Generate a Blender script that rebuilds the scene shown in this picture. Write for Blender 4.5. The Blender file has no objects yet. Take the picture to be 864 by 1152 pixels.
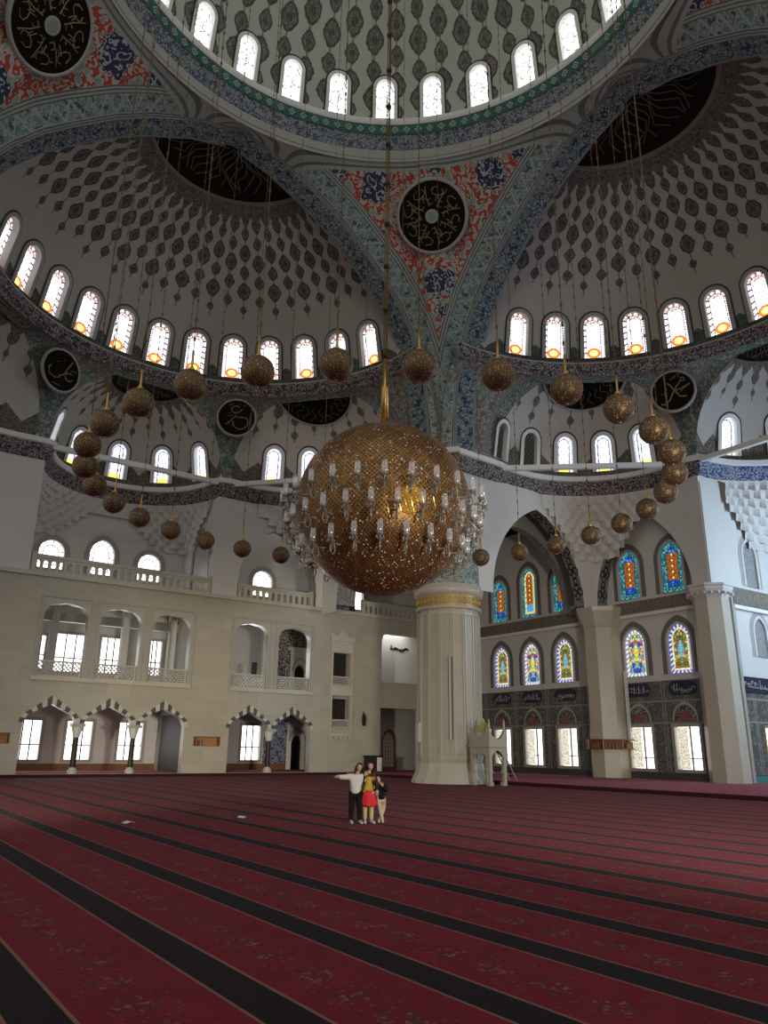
import bpy, math, random
import numpy as np
from math import sin, cos, tan, pi, radians, degrees, sqrt, hypot, atan2, acos, asin
from mathutils import Vector, Matrix, geometry

random.seed(7)
SC = bpy.context.scene
COL = SC.collection
CX, CY = 13.2, 18.8          # centre of the main dome
EYE = Vector((0, 0, 1.65))
FZ = -0.06                   # carpet level
PZ = 0.12                    # raised platform level

# ------------------------------------------------------------------ camera
F_PX = 859.56
YAW, PIT, ROL = radians(35.0564), radians(17.1884), radians(0.75137)
fw = Vector((sin(YAW)*cos(PIT), cos(YAW)*cos(PIT), sin(PIT)))
r0 = Vector((cos(YAW), -sin(YAW), 0)); u0 = r0.cross(fw)
rt = cos(ROL)*r0 + sin(ROL)*u0
up = -sin(ROL)*r0 + cos(ROL)*u0
cam = bpy.data.cameras.new('camera'); camo = bpy.data.objects.new('camera', cam); COL.objects.link(camo)
camo.matrix_world = Matrix(((rt.x, up.x, -fw.x, EYE.x), (rt.y, up.y, -fw.y, EYE.y), (rt.z, up.z, -fw.z, EYE.z), (0, 0, 0, 1)))
cam.sensor_fit = 'VERTICAL'; cam.sensor_height = 36; cam.sensor_width = 27
cam.lens = F_PX/1152*36; cam.clip_end = 500
SC.camera = camo

# ------------------------------------------------------------------ node helper
class N:
    def __init__(s, name):
        s.m = bpy.data.materials.new(name); s.m.use_nodes = True
        s.t = s.m.node_tree; s.t.nodes.clear()
        s.out = s.t.nodes.new('ShaderNodeOutputMaterial')
    def put(s, sock, v):
        if isinstance(v, bpy.types.NodeSocket): s.t.links.new(v, sock)
        elif isinstance(v, (tuple, list)):
            if sock.type == 'RGBA' and len(v) == 3: v = (*v, 1)
            sock.default_value = v
        else:
            sock.default_value = v
    def m_(s, op, a, b=None, c=None):
        n = s.t.nodes.new('ShaderNodeMath'); n.operation = op
        for i, v in enumerate((a, b, c)):
            if v is not None: s.put(n.inputs[i], v)
        return n.outputs[0]
    def add(s, a, b): return s.m_('ADD', a, b)
    def sub(s, a, b): return s.m_('SUBTRACT', a, b)
    def mul(s, a, b): return s.m_('MULTIPLY', a, b)
    def div(s, a, b): return s.m_('DIVIDE', a, b)
    def lt(s, a, b): return s.m_('LESS_THAN', a, b)
    def gt(s, a, b): return s.m_('GREATER_THAN', a, b)
    def abs(s, a): return s.m_('ABSOLUTE', a)
    def fr(s, a): return s.m_('FRACT', a)
    def mn(s, a, b): return s.m_('MINIMUM', a, b)
    def mx(s, a, b): return s.m_('MAXIMUM', a, b)
    def band(s, a, lo, hi): return s.mul(s.gt(a, lo), s.lt(a, hi))
    def mix(s, f, a, b):
        n = s.t.nodes.new('ShaderNodeMix'); n.data_type = 'RGBA'
        s.put(n.inputs[0], f); s.put(n.inputs[6], a); s.put(n.inputs[7], b)
        return n.outputs[2]
    def uv(s, name='UVMap'):
        n = s.t.nodes.new('ShaderNodeUVMap'); n.uv_map = name
        x = s.t.nodes.new('ShaderNodeSeparateXYZ'); s.t.links.new(n.outputs[0], x.inputs[0])
        return x.outputs[0], x.outputs[1]
    def pos(s):
        n = s.t.nodes.new('ShaderNodeNewGeometry')
        return n.outputs['Position']
    def xyz(s, v):
        x = s.t.nodes.new('ShaderNodeSeparateXYZ'); s.t.links.new(v, x.inputs[0]); return x.outputs
    def vec(s, x, y, z=0.0):
        n = s.t.nodes.new('ShaderNodeCombineXYZ')
        s.put(n.inputs[0], x); s.put(n.inputs[1], y); s.put(n.inputs[2], z); return n.outputs[0]
    def noise(s, v, scale, detail=2.0, col=False, rough=.5):
        n = s.t.nodes.new('ShaderNodeTexNoise'); s.put(n.inputs['Vector'], v)
        n.inputs['Scale'].default_value = scale; n.inputs['Detail'].default_value = detail
        n.inputs['Roughness'].default_value = rough
        return n.outputs[1] if col else n.outputs[0]
    def voro(s, v, scale, feat='F1', out=0):
        n = s.t.nodes.new('ShaderNodeTexVoronoi'); n.feature = feat
        s.put(n.inputs['Vector'], v); n.inputs['Scale'].default_value = scale
        return n.outputs[out]
    def dist(s, v, p):
        n = s.t.nodes.new('ShaderNodeVectorMath'); n.operation = 'DISTANCE'
        s.put(n.inputs[0], v); n.inputs[1].default_value = p
        return n.outputs['Value']
    def ramp(s, f, stops):
        n = s.t.nodes.new('ShaderNodeValToRGB'); s.put(n.inputs[0], f)
        e = n.color_ramp.elements
        while len(e) < len(stops): e.new(.5)
        for i, (p, c) in enumerate(stops): e[i].position = p; e[i].color = (*c, 1)
        return n.outputs[0]
    def bump(s, h, strength=.3, d=.02):
        n = s.t.nodes.new('ShaderNodeBump'); s.put(n.inputs['Height'], h)
        n.inputs['Strength'].default_value = strength; n.inputs['Distance'].default_value = d
        return n.outputs[0]
    def bsdf(s, col, rough=.6, metal=0.0, spec=.3, normal=None, em=None, ems=0.0, trans=0.0):
        b = s.t.nodes.new('ShaderNodeBsdfPrincipled')
        s.put(b.inputs['Base Color'], col); s.put(b.inputs['Roughness'], rough); s.put(b.inputs['Metallic'], metal)
        s.put(b.inputs['Specular IOR Level'], spec); s.put(b.inputs['Transmission Weight'], trans)
        if normal is not None: s.put(b.inputs['Normal'], normal)
        if em is not None: s.put(b.inputs['Emission Color'], em); s.put(b.inputs['Emission Strength'], ems)
        s.t.links.new(b.outputs[0], s.out.inputs[0])
        return s.m
    def emit(s, col, st):
        e = s.t.nodes.new('ShaderNodeEmission'); s.put(e.inputs[0], col); s.put(e.inputs[1], st)
        s.t.links.new(e.outputs[0], s.out.inputs[0]); return s.m

    # ornament: squiggly scrolls = contour lines of a noise field
    def scroll(s, v, scale, width=.12, k=3.0):
        f = s.noise(v, scale, 1.0)
        g = s.abs(s.sub(s.fr(s.mul(f, k)), .5))
        return s.lt(g, width)

def plain(name, col, rough=.6, metal=0., spec=.3, var=0.0, vs=3.0):
    n = N(name)
    c = col
    if var:
        f = n.noise(n.pos(), vs, 4)
        c = n.mix(f, tuple(max(0, x*(1-var)) for x in col), tuple(min(1, x*(1+var)) for x in col))
    return n.bsdf(c, rough, metal, spec)

M = {}
# --- stone with ashlar courses
def ashlar(name, c1, c2, mortar, rough=.45, wear=.25):
    n = N(name); u, v = n.uv()
    b = n.t.nodes.new('ShaderNodeTexBrick'); n.put(b.inputs['Vector'], n.vec(u, v))
    b.inputs['Scale'].default_value = 1.0; b.inputs['Brick Width'].default_value = 1.35; b.inputs['Row Height'].default_value = .72
    b.inputs['Mortar Size'].default_value = .007; b.inputs['Bias'].default_value = 0.0
    n.put(b.inputs['Color1'], c1); n.put(b.inputs['Color2'], c2); n.put(b.inputs['Mortar'], mortar)
    f = n.noise(n.vec(n.mul(u, .5), v), 1.6, 5)
    c = n.mix(n.mul(f, wear*2), b.outputs[0], tuple(x*.72 for x in c1))
    return n.bsdf(c, rough, 0, .35)
M['marble'] = ashlar('cream_marble_blocks', (.46, .415, .325), (.40, .36, .28), (.34, .30, .235))
M['marble_smooth'] = plain('cream_marble', (.475, .435, .345), .35, 0, .4, .14, .8)
M['greymarble'] = plain('grey_marble', (.36, .345, .30), .4, 0, .4, .15, 1.2)
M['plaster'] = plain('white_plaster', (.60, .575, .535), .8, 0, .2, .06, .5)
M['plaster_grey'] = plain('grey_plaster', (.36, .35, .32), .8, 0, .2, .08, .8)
M['white'] = plain('white_paint', (.74, .73, .70), .6)
M['dark'] = plain('black_paint', (.015, .014, .013), .5)
M['brown_and_shade'] = plain('dark_brown_paint_and_shade', (.05, .042, .035), .6)  # dark brown for outlines and fittings, also paints shade in the side doorway
M['gold'] = plain('gilded_metal', (.62, .40, .12), .32, 1.0)
M['goldpaint'] = plain('gold_leaf', (.42, .30, .12), .45, .3)
M['brass'] = plain('brass', (.45, .27, .08), .35, 1.0)
M['wood'] = plain('brown_wood', (.20, .09, .035), .5, 0, .3, .3, 6)
M['iron'] = plain('dark_iron', (.05, .04, .03), .5, .6)

# --- carpet
def carpet():
    n = N('red_striped_carpet'); p = n.xyz(n.pos()); x, y = p[0], p[1]
    per = 1.385
    t = n.fr(n.div(n.sub(x, 1.30), per))       # 0 at near edge of each dark stripe
    d = n.mul(t, per)
    dark = n.lt(d, .37)
    edge = n.mx(n.lt(n.abs(n.sub(d, .375)), .016), n.lt(n.abs(n.sub(d, 1.372)), .014))
    pos = n.pos()
    nz = n.noise(pos, 2.2, 5)
    red = n.mix(nz, (.125, .009, .018), (.225, .020, .034))
    fine = n.noise(pos, 60, 2)
    red = n.mix(n.mul(fine, .35), red, (.05, .006, .012))
    # flower sprays down the middle of each red lane
    fy = n.sub(n.fr(n.div(y, .62)), .5); fx = n.sub(d, .80)
    w1 = n.noise(pos, 7.0, 2)
    rr = n.add(n.m_('POWER', n.div(n.abs(fx), .19), 2.0), n.m_('POWER', n.div(n.abs(fy), .36), 2.0))
    leaf = n.voro(pos, 17.0)
    lf = n.mul(n.lt(leaf, .40), n.lt(n.add(rr, n.mul(w1, 1.1)), 1.35))
    lf2 = n.mul(n.lt(n.voro(pos, 11.0), .20), n.lt(n.abs(fx), .34))
    hue = n.noise(pos, 9.0, 1)
    lcol = n.mix(n.gt(hue, .52), (.035, .05, .04), (.17, .12, .085))
    c = n.mix(n.mul(lf, .85), red, lcol)
    c = n.mix(n.mul(lf2, .6), c, (.15, .085, .065))
    dk = n.mix(fine, (.006, .005, .008), (.020, .015, .021))
    c = n.mix(dark, c, dk)
    c = n.mix(n.mul(edge, .8), c, (.22, .13, .08))
    m = n.bsdf(c, .95, 0, .1, n.bump(fine, .4, .01))
    pb = next(x for x in n.t.nodes if x.type == 'BSDF_PRINCIPLED')
    pb.inputs['Sheen Weight'].default_value = .022; pb.inputs['Sheen Roughness'].default_value = .35; pb.inputs['Sheen Tint'].default_value = (1, .62, .68, 1)
    return m
M['carpet'] = carpet()
M['carpet_plain'] = (lambda n: n.bsdf(n.mix(n.noise(n.pos(), 3, 4), (.25, .065, .09), (.34, .10, .125)), .95, 0, .1))(N('plain_red_carpet'))
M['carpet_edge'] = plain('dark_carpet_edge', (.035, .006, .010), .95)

# --- ornament chains of lens medallions on a cream ground; uv = (degrees, metres)
def medallions(name, ground, dark, accent, step, per, v0, v1, a, b, stag=.5, ragged=0.0, base=None, stem=True, top=None):
    n = N(name); u, v = n.uv()
    k = n.div(u, step); ki = n.m_('FLOOR', k); du = n.mul(n.sub(n.fr(k), .5), 1.0)
    odd = n.abs(n.m_('MODULO', ki, 2.0))
    vv = n.div(v, per); vs = n.add(vv, n.mul(odd, stag))
    dv = n.sub(n.fr(vs), .5)
    cell = n.m_('FLOOR', vs); c0 = n.add(math.floor(v0/per), n.mul(odd, 1.0 if ragged else 0.0))
    big = n.add(.80, n.mul(n.abs(n.m_('MODULO', cell, 2.0)), .25))
    if ragged: big = n.mul(big, n.sub(1.0, n.mul(.38, n.lt(n.abs(n.sub(cell, c0)), .5))))
    d = n.add(n.m_('POWER', n.div(n.abs(du), n.mul(a, big)), 1.45), n.m_('POWER', n.div(n.abs(dv), n.mul(b, big)), 1.45))
    p = n.pos()
    wob = n.noise(p, 4.5, 1)
    d = n.add(d, n.mul(n.sub(wob, .5), .55))
    inside = n.lt(d, 1.0); core = n.lt(d, .22); rim = n.band(d, .80, 1.12)
    zone = n.mul(n.gt(cell, n.sub(c0, .5)), n.lt(v, v1))
    fil = n.scroll(p, 5.0, .16, 4.0)
    mc = n.mix(fil, dark, accent)
    mc = n.mix(core, mc, tuple(x*.6 for x in dark))
    mc = n.mix(rim, mc, tuple(x*.55 for x in dark))
    g = n.mix(n.noise(p, .7, 3), tuple(x*.93 for x in ground), tuple(min(1, x*1.05) for x in ground))
    c = n.mix(n.mul(zone, n.mx(inside, n.mul(rim, .8))), g, mc)
    if stem:
        st = n.mul(zone, n.lt(n.abs(du), .035))
        c = n.mix(n.mul(st, .8), c, dark)
    if base:   # painted shrubs along the foot of the wall
        bh, bc, bstep = base
        kb = n.abs(n.sub(n.fr(n.div(u, bstep)), .5))
        hh = n.mul(bh, n.add(.35, n.mul(n.sub(.5, kb), 1.3)))
        bm = n.lt(v, hh)
        bcol = n.mix(n.scroll(p, 4.2, .2, 4.0), bc, tuple(x*.45 for x in bc))
        c = n.mix(bm, c, bcol)
    if top:    # dense rosette fringe round the crown
        tv, tc = top
        kb = n.abs(n.sub(n.fr(n.div(u, step)), .5))
        tm = n.gt(v, n.sub(tv, n.mul(n.sub(.5, kb), 1.6)))
        tcol = n.mix(n.scroll(p, 4.0, .2, 4.0), tc, tuple(x*.45 for x in tc))
        c = n.mix(tm, c, tcol)
    return n.bsdf(c, .75, 0, .2)
M['dome'] = medallions('main_dome_paint', (.46, .47, .40), (.115, .135, .115), (.30, .22, .17), 6.25, 1.75, .0, 30, .38, .45, .5)
M['halfdome'] = medallions('half_dome_paint', (.40, .375, .335), (.085, .088, .078), (.19, .185, .16), 5.925, 1.25, 5.6, 11.4, .40, .43, .5, 1.3,
                           base=(1.55, (.10, .115, .095), 11.85), top=(11.7, (.15, .135, .115)))
M['exedra'] = medallions('exedra_paint', (.47, .44, .395), (.13, .115, .10), (.24, .20, .17), 13.6, 1.0, 3.0, 6.0, .25, .43, .5, .8,
                         base=(1.35, (.17, .15, .115), 16.6), top=(5.75, (.20, .165, .135)))

# --- painted arabesque bands
def arabesque(name, ground, line, fill, scale=3.0, lat=None, border=None, width=1.4):
    n = N(name); u, v = n.uv(); p = n.vec(u, v)
    s1 = n.scroll(p, scale, .17, 4.0)
    blob = n.gt(n.noise(p, scale*.8, 1), .54)
    c = n.mix(blob, ground, fill)
    if lat:
        per, lw = lat
        a = n.fr(n.div(n.add(u, v), per)); b = n.fr(n.div(n.sub(u, v), per))
        w = n.noise(p, 3.0, 1)
        la = n.lt(n.abs(n.add(n.sub(a, .5), n.mul(n.sub(w, .5), .25))), lw)
        lb = n.lt(n.abs(n.add(n.sub(b, .5), n.mul(n.sub(w, .5), .25))), lw)
        ring = n.band(n.add(n.m_('POWER', n.sub(n.fr(n.div(u, per)), .5), 2.0), n.m_('POWER', n.sub(n.fr(n.div(v, per)), .5), 2.0)), .045, .085)
        c = n.mix(n.mx(n.mx(la, lb), ring), c, fill)
    c = n.mix(s1, c, line)
    if border:
        e = n.mn(v, n.sub(width, v))
        c = n.mix(n.lt(e, border), c, n.mix(n.lt(n.abs(n.sub(n.fr(n.div(e, .11)), .5)), .2), tuple(x*.9 for x in line), (.12, .14, .14)))
    return n.bsdf(c, .7, 0, .2)
M['soffit'] = arabesque('navy_arch_paint', (.035, .042, .095), (.27, .285, .28), (.10, .15, .145), 2.9, (1.4, .06), .17, 1.4)
M['cornice'] = arabesque('dark_cornice_paint', (.055, .04, .05), (.36, .33, .29), (.11, .07, .09), 4.5)
M['corniceblue'] = arabesque('blue_cornice_paint', (.05, .06, .16), (.38, .38, .40), (.07, .10, .16), 4.5)
M['spandrel'] = None
M['intrados'] = arabesque('grey_arch_paint', (.235, .23, .205), (.165, .16, .145), (.27, .262, .235), 2.2)
M['blueband'] = arabesque('blue_white_ring_paint', (.075, .095, .15), (.36, .38, .36), (.19, .23, .23), 4.2)
def green_mat():
    n = N('green_ring_paint'); u, v = n.uv(); k = n.abs(n.sub(n.fr(n.div(u, .66)), .5)); q = n.abs(n.sub(v, .31))
    d = n.add(n.div(n.mul(k, .66), .2), n.div(q, .2)); ring = n.mx(n.band(d, .62, 1.05), n.lt(d, .3))
    g = n.mix(n.scroll(n.vec(u, v), 4., .14, 4.), (.03, .105, .085), (.08, .17, .14))
    g = n.mix(ring, g, (.30, .37, .32)); g = n.mix(n.gt(q, .27), g, (.02, .06, .05))
    return n.bsdf(g, .7, 0, .2)
M['greenband'] = green_mat()
M['sillband'] = arabesque('carved_stone_band', (.19, .165, .125), (.125, .105, .085), (.23, .20, .155), 5.0)
M['tile'] = None

# --- pendentive: uv=(along arch, distance from arch edge), red arabesque field inside turquoise borders
STARS = [((20.72, 30.77, 32.98), .95), ((25.37, 26.02, 32.97), .95), ((25.58, 30.88, 28.55), .95), ((26.1, 31.37, 27.03), .5), ((25.84, 24.21, 33.38), .5), ((18.6, 31.44, 33.38), .5), ((23.0, 28.1, 33.6), .4), ((22.0, 31.7, 31.0), .45), ((26.2, 27.5, 31.0), .45)]
def pendentive_mat():
    n = N('pendentive_paint'); u, e = n.uv(); p0 = n.pos(); q = n.xyz(p0)
    p = n.vec(n.add(n.abs(n.sub(q[0], CX)), CX), n.add(n.abs(n.sub(q[1], CY)), CY), q[2])
    pv = n.vec(u, e)
    # turquoise band
    k = n.abs(n.sub(n.fr(n.div(u, .95)), .5))
    zig = n.lt(n.abs(n.sub(e, n.add(.62, n.mul(n.sub(k, .25), 1.7)))), .08)
    tq = n.mix(n.scroll(pv, 3.4, .2, 4.0), (.15, .23, .21), (.31, .345, .32))
    tq = n.mix(n.gt(n.noise(pv, 3.0, 1), .6), tq, (.07, .09, .12))
    tq = n.mix(zig, tq, (.34, .36, .33))
    lines = n.mix(n.lt(n.abs(n.sub(n.fr(n.div(e, .17)), .5)), .20), (.33, .34, .30), (.10, .115, .11))
    # red field
    sc = n.scroll(p, 2.6, .22, 4.5)
    red = n.mix(sc, (.36, .06, .04), (.44, .40, .33))
    red = n.mix(n.gt(n.noise(p, 2.6, 1), .60), red, (.22, .30, .27))
    for c0, r in STARS:
        d = n.dist(p, c0)
        w = n.add(d, n.mul(n.sub(n.noise(p, 2.2, 1), .5), .9*r))
        star = n.lt(w, r*.95)
        inner = n.mix(n.scroll(p, 2.6, .17, 3.5), (.03, .038, .085), (.38, .39, .37))
        red = n.mix(star, red, inner)
    zt = q[2]
    c = n.mix(n.gt(e, 1.08), tq, lines)
    c = n.mix(n.lt(e, .18), c, lines)
    c = n.mix(n.gt(e, 1.5), c, red)
    up_ = n.mix(n.lt(n.abs(n.sub(n.fr(n.div(zt, .22)), .5)), .18), (.32, .33, .29), (.12, .14, .135))
    c = n.mix(n.gt(zt, 33.62), c, up_)
    return n.bsdf(c, .75, 0, .2)
M['pendentive'] = pendentive_mat()
# --- spandrels beneath the half domes: uv = (across, distance to the arch edges)
def spandrel_mat():
    n = N('half_dome_spandrel_paint'); u, e = n.uv(); p = n.pos()
    g = n.mix(n.scroll(p, 2.6, .2, 4.0), (.15, .17, .15), (.30, .29, .255))
    g = n.mix(n.gt(n.noise(p, 2.8, 1), .58), g, (.19, .105, .09))
    ln = n.mix(n.lt(n.abs(n.sub(n.fr(n.div(e, .14)), .5)), .22), (.29, .26, .225), (.11, .10, .09))
    gr = n.mix(n.scroll(p, 3.2, .2, 4.0), (.10, .145, .125), (.28, .285, .25))
    c = n.mix(n.gt(e, .75), gr, ln)
    c = n.mix(n.gt(e, 1.05), c, g)
    c = n.mix(n.lt(e, .12), c, ln)
    return n.bsdf(c, .75, 0, .2)
M['spandrel'] = spandrel_mat()

# --- tiled dado of the right wall: uv in metres
def tile_mat():
    n = N('grey_green_tile_panel'); u, v = n.uv(); pv = n.vec(u, v)
    g = n.mix(n.scroll(pv, 3.0, .16, 4.0), (.075, .084, .074), (.18, .185, .16))
    g = n.mix(n.gt(n.noise(pv, 2.4, 1), .62), g, (.12, .075, .065))
    k = n.abs(n.sub(n.fr(n.div(n.sub(u, .8), 1.55)), .5))
    fr_ = n.lt(n.abs(n.sub(k, .44)), .025)
    g = n.mix(n.mul(fr_, .7), g, (.27, .27, .24))
    hl = n.mx(n.lt(n.abs(n.sub(v, 4.55)), .05), n.lt(n.abs(n.sub(v, 3.3)), .05))
    g = n.mix(hl, g, (.25, .25, .22))
    g = n.mix(n.lt(v, .5), g, (.06, .062, .06))
    tj = n.mx(n.lt(n.fr(n.div(u, .25)), .03), n.lt(n.fr(n.div(v, .25)), .03))
    g = n.mix(n.mul(tj, .3), g, (.06, .06, .055))
    return n.bsdf(g, .22, 0, .5)
M['tile'] = tile_mat()
M['lunette'] = (lambda n, p: n.bsdf(n.mix(n.scroll(p, 4.0, .17, 4.), (.05, .055, .06), (.26, .25, .22)), .25, 0, .5))(*(lambda n: (n, n.pos()))(N('dark_lunette_tile')))
M['lunette_red'] = plain('red_tile', (.26, .085, .07), .3)
M['navy'] = plain('navy_tile', (.010, .014, .045), .22, 0, .5)
M['script'] = plain('pale_tile_script', (.34, .34, .31), .35)
M['olive'] = plain('olive_stone_band', (.17, .165, .135), .7)
M['lilac'] = plain('pale_reveal_plaster', (.50, .49, .52), .8)
M['tealdrum'] = arabesque('pale_teal_tile_paint', (.26, .31, .29), (.13, .17, .17), (.36, .36, .32), 3.0)
_n = N('backlit_patterned_shutter'); _x = _n.vec(*_n.uv()); M['shutter'] = _n.emit(_n.mix(_n.scroll(_x, 5., .14, 4.), (1, .93, .76), (.50, .40, .24)), .9)
M['rimbrown'] = plain('dull_brown_rim', (.17, .15, .125), .7)
M['ink'] = plain('roundel_black', (.009, .006, .003), .7, 0, .08)
M['teal'] = plain('teal_paint', (.05, .22, .21), .5)
M['stripes'] = (lambda n: n.bsdf(n.mix(n.lt(n.fr(n.uv()[0]), .5), (.085, .08, .065), (.50, .47, .39)), .5))(N('two_tone_voussoirs'))

# --- panes; UVMap=(x from axis, y from sill), UV2=(inset, run round the edge)
def pane(name, kind, st, tint=(1, 1, 1)):
    n = N(name); x, y = n.uv(); i, s = n.uv('UV2')
    def lead(per, w=.07):
        a = n.fr(n.div(n.add(x, n.mul(y, .7)), per)); b = n.fr(n.div(n.sub(x, n.mul(y, .7)), per))
        return n.mx(n.lt(n.abs(n.sub(a, .5)), w), n.lt(n.abs(n.sub(b, .5)), w))
    white = tint
    if kind == 'lattice':       # clear leaded lights of the main dome
        hexa = n.lt(n.voro(n.vec(n.mul(x, 1.0), n.mul(y, .8)), 3.6, 'DISTANCE_TO_EDGE'), .055)
        c = n.mix(hexa, white, tuple(t*.16 for t in white))
    elif kind == 'half':        # half dome: dotted coloured border, ember coloured foot
        cell = n.lt(n.fr(n.div(s, .42)), .28)
        bcol = n.mix(n.gt(n.fr(n.div(s, .84)), .5), (.75, .78, 1.0), (1.0, .86, .82))
        brd = n.mix(cell, bcol, (.03, .02, .03))
        c = n.mix(n.lt(i, .2), n.mix(n.mul(lead(.3, .09), .85), white, (.10, .09, .10)), brd)
        c = n.mix(n.band(i, .18, .225), c, (.04, .03, .04))
        r = n.add(n.m_('POWER', n.div(x, .42), 2.), n.m_('POWER', n.div(n.sub(y, .55), .36), 2.))
        c = n.mix(n.lt(r, 1.), c, n.mix(n.lt(r, .35), (.55, .13, .02), (1., .62, .22)))
        ht = n.mul(n.gt(y, 2.55), n.gt(n.noise(n.vec(x, y), 6, 1), .47))
        c = n.mix(n.mul(ht, .85), c, (.22, .10, .07))
    elif kind == 'exedra':      # white with blue border lines and a yellow foot
        line = n.mx(n.band(i, .14, .20), n.lt(n.abs(n.sub(n.fr(n.div(s, .5)), .5)), .06))
        c = n.mix(n.mul(n.lt(i, .2), line), n.mix(n.mul(lead(.34, .08), .8), white, (.12, .11, .2)), (.06, .05, .16))
        c = n.mix(n.mul(n.lt(i, .14), n.gt(n.fr(n.div(s, .25)), .6)), c, (.55, .62, 1.))
        c = n.mix(n.mul(n.lt(y, .42), n.lt(n.abs(x), .32)), c, (1., .74, .12))
    elif kind == 'stainA':      # blue and amber
        dots = n.gt(n.voro(n.vec(x, y), 9.0), .36)
        brd = n.mix(dots, (.16, .50, .48), (.015, .10, .13))
        midv = n.band(y, .75, 2.45)
        blue = n.mix(n.gt(n.voro(n.vec(x, y), 7.), .4), (.07, .36, .85), (.01, .05, .30))
        amb = n.mix(n.scroll(n.vec(x, y), 6., .2, 4.), (.36, .11, .015), (.13, .04, .012))
        lite = n.mul(n.lt(n.abs(x), .05), n.lt(n.abs(n.sub(n.fr(n.div(y, .36)), .5)), .16))
        amb = n.mix(lite, amb, (1., .8, .5))
        c = n.mix(n.lt(i, .36), n.mix(midv, blue, amb), brd)
        c = n.mix(n.band(i, .33, .38), c, (.02, .03, .04))
    elif kind == 'stainY':      # amber with a pale yellow border
        brd = n.mix(n.lt(n.fr(n.div(s, .45)), .15), (.75, .66, .25), (.05, .05, .03))
        oz = n.mix(n.gt(n.voro(n.vec(x, y), 9.0), .36), (.12, .42, .40), (.015, .10, .12))
        amb = n.mix(n.scroll(n.vec(x, y), 6., .2, 4.), (.36, .10, .015), (.12, .035, .012))
        lite = n.mul(n.lt(n.abs(x), .05), n.lt(n.abs(n.sub(n.fr(n.div(y, .36)), .5)), .16))
        amb = n.mix(lite, amb, (1., .8, .5))
        c = n.mix(n.lt(y, .95), amb, (.08, .33, .62))
        c = n.mix(n.lt(i, .40), c, brd); c = n.mix(n.lt(i, .24), c, oz)
    elif kind in ('stainB', 'stainC'):
        cell = n.voro(n.vec(n.abs(x), y), 5.5, 'F1', 1)
        cc = n.xyz(cell)
        if kind == 'stainB':    # blue, rose and yellow mosaic with yellow heart
            f = n.mix(n.gt(cc[0], .45), (.05, .07, .42), (.50, .13, .16)); f = n.mix(n.gt(cc[1], .62), f, (.66, .60, .22))
            f = n.mix(n.gt(cc[2], .72), f, (.14, .42, .42))
            r = n.add(n.div(n.abs(x), .22), n.div(n.abs(n.sub(y, 1.45)), .65))
            f = n.mix(n.lt(r, 1.), f, (.82, .72, .08))
            brd = n.mix(n.gt(n.fr(n.div(s, .3)), .5), (.85, .85, .62), (.25, .30, .6))
        else:                   # olive field, turquoise heart, yellow border
            f = n.mix(n.gt(cc[0], .5), (.20, .17, .03), (.08, .14, .06)); f = n.mix(n.gt(cc[1], .72), f, (.50, .44, .14))
            f = n.mix(n.gt(cc[2], .8), f, (.32, .10, .10))
            r = n.add(n.div(n.abs(x), .24), n.div(n.abs(n.sub(y, 1.4)), .6))
            f = n.mix(n.lt(r, 1.), f, (.18, .50, .56))
            brd = n.mix(n.gt(n.fr(n.div(s, .3)), .5), (.05, .07, .5), (.62, .62, .68))
            f = n.mix(n.lt(i, .30), f, (.88, .80, .40))
        ld = n.lt(n.voro(n.vec(n.abs(x), y), 5.5, 'DISTANCE_TO_EDGE'), .05)
        f = n.mix(n.mul(ld, .8), f, (.02, .02, .02))
        c = n.mix(n.lt(i, .2), f, brd)
    elif kind == 'clear':
        c = n.mix(n.mul(lead(.42, .045), .5), white, tuple(t*.3 for t in white))
    elif kind == 'gallery':
        rb = n.mul(n.lt(i, .3), n.lt(n.fr(n.div(s, .5)), .86))
        c = n.mix(n.band(i, .26, .33), white, (.10, .06, .08))
        c = n.mix(n.mul(n.lt(i, .26), n.lt(n.abs(n.sub(n.fr(n.div(s, .5)), .5)), .09)), c, (.15, .1, .1))
    elif kind == 'dim':
        c = n.mix(lead(.3, .10), (.10, .10, .085), (.03, .03, .028))
    elif kind == 'faint':       # unlit stained glass seen by reflected light
        c = n.mix(n.scroll(n.vec(x, y), 5., .2, 4.), (.32, .33, .33), (.20, .16, .15))
        return n.bsdf(c, .3, 0, .5)
    return n.emit(c, st)
WHT = (1.0, .985, 1.0)
M['p_dome'] = pane('clear_leaded_glass', 'lattice', 2.6, WHT)
M['p_half'] = pane('bordered_leaded_glass', 'half', 2.4, WHT)
M['p_exed'] = pane('blue_lined_glass', 'exedra', 2.0, (.93, .96, 1.0))
M['p_A'] = pane('blue_amber_stained_glass', 'stainA', 1.1)
M['p_Y'] = pane('amber_yellow_stained_glass', 'stainY', 1.1)
M['p_B'] = pane('rose_blue_stained_glass', 'stainB', 1.15)
M['p_C'] = pane('olive_turquoise_stained_glass', 'stainC', 1.15)
M['p_clear'] = pane('bright_window_glass', 'clear', 3.2, WHT)
M['p_gal'] = pane('bordered_window_glass', 'gallery', 3.2, WHT)
M['p_dim'] = pane('dim_leaded_glass', 'dim', .35)
M['p_faint'] = pane('unlit_stained_glass', 'faint', 0)

# ------------------------------------------------------------------ mesh helpers
def link(name, me, mat=None, parent=None):
    o = bpy.data.objects.new(name, me); COL.objects.link(o)
    if mat is not None:
        for m in (mat if isinstance(mat, (list, tuple)) else [mat]): me.materials.append(m)
    if parent is not None: o.parent = parent
    return o

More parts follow.
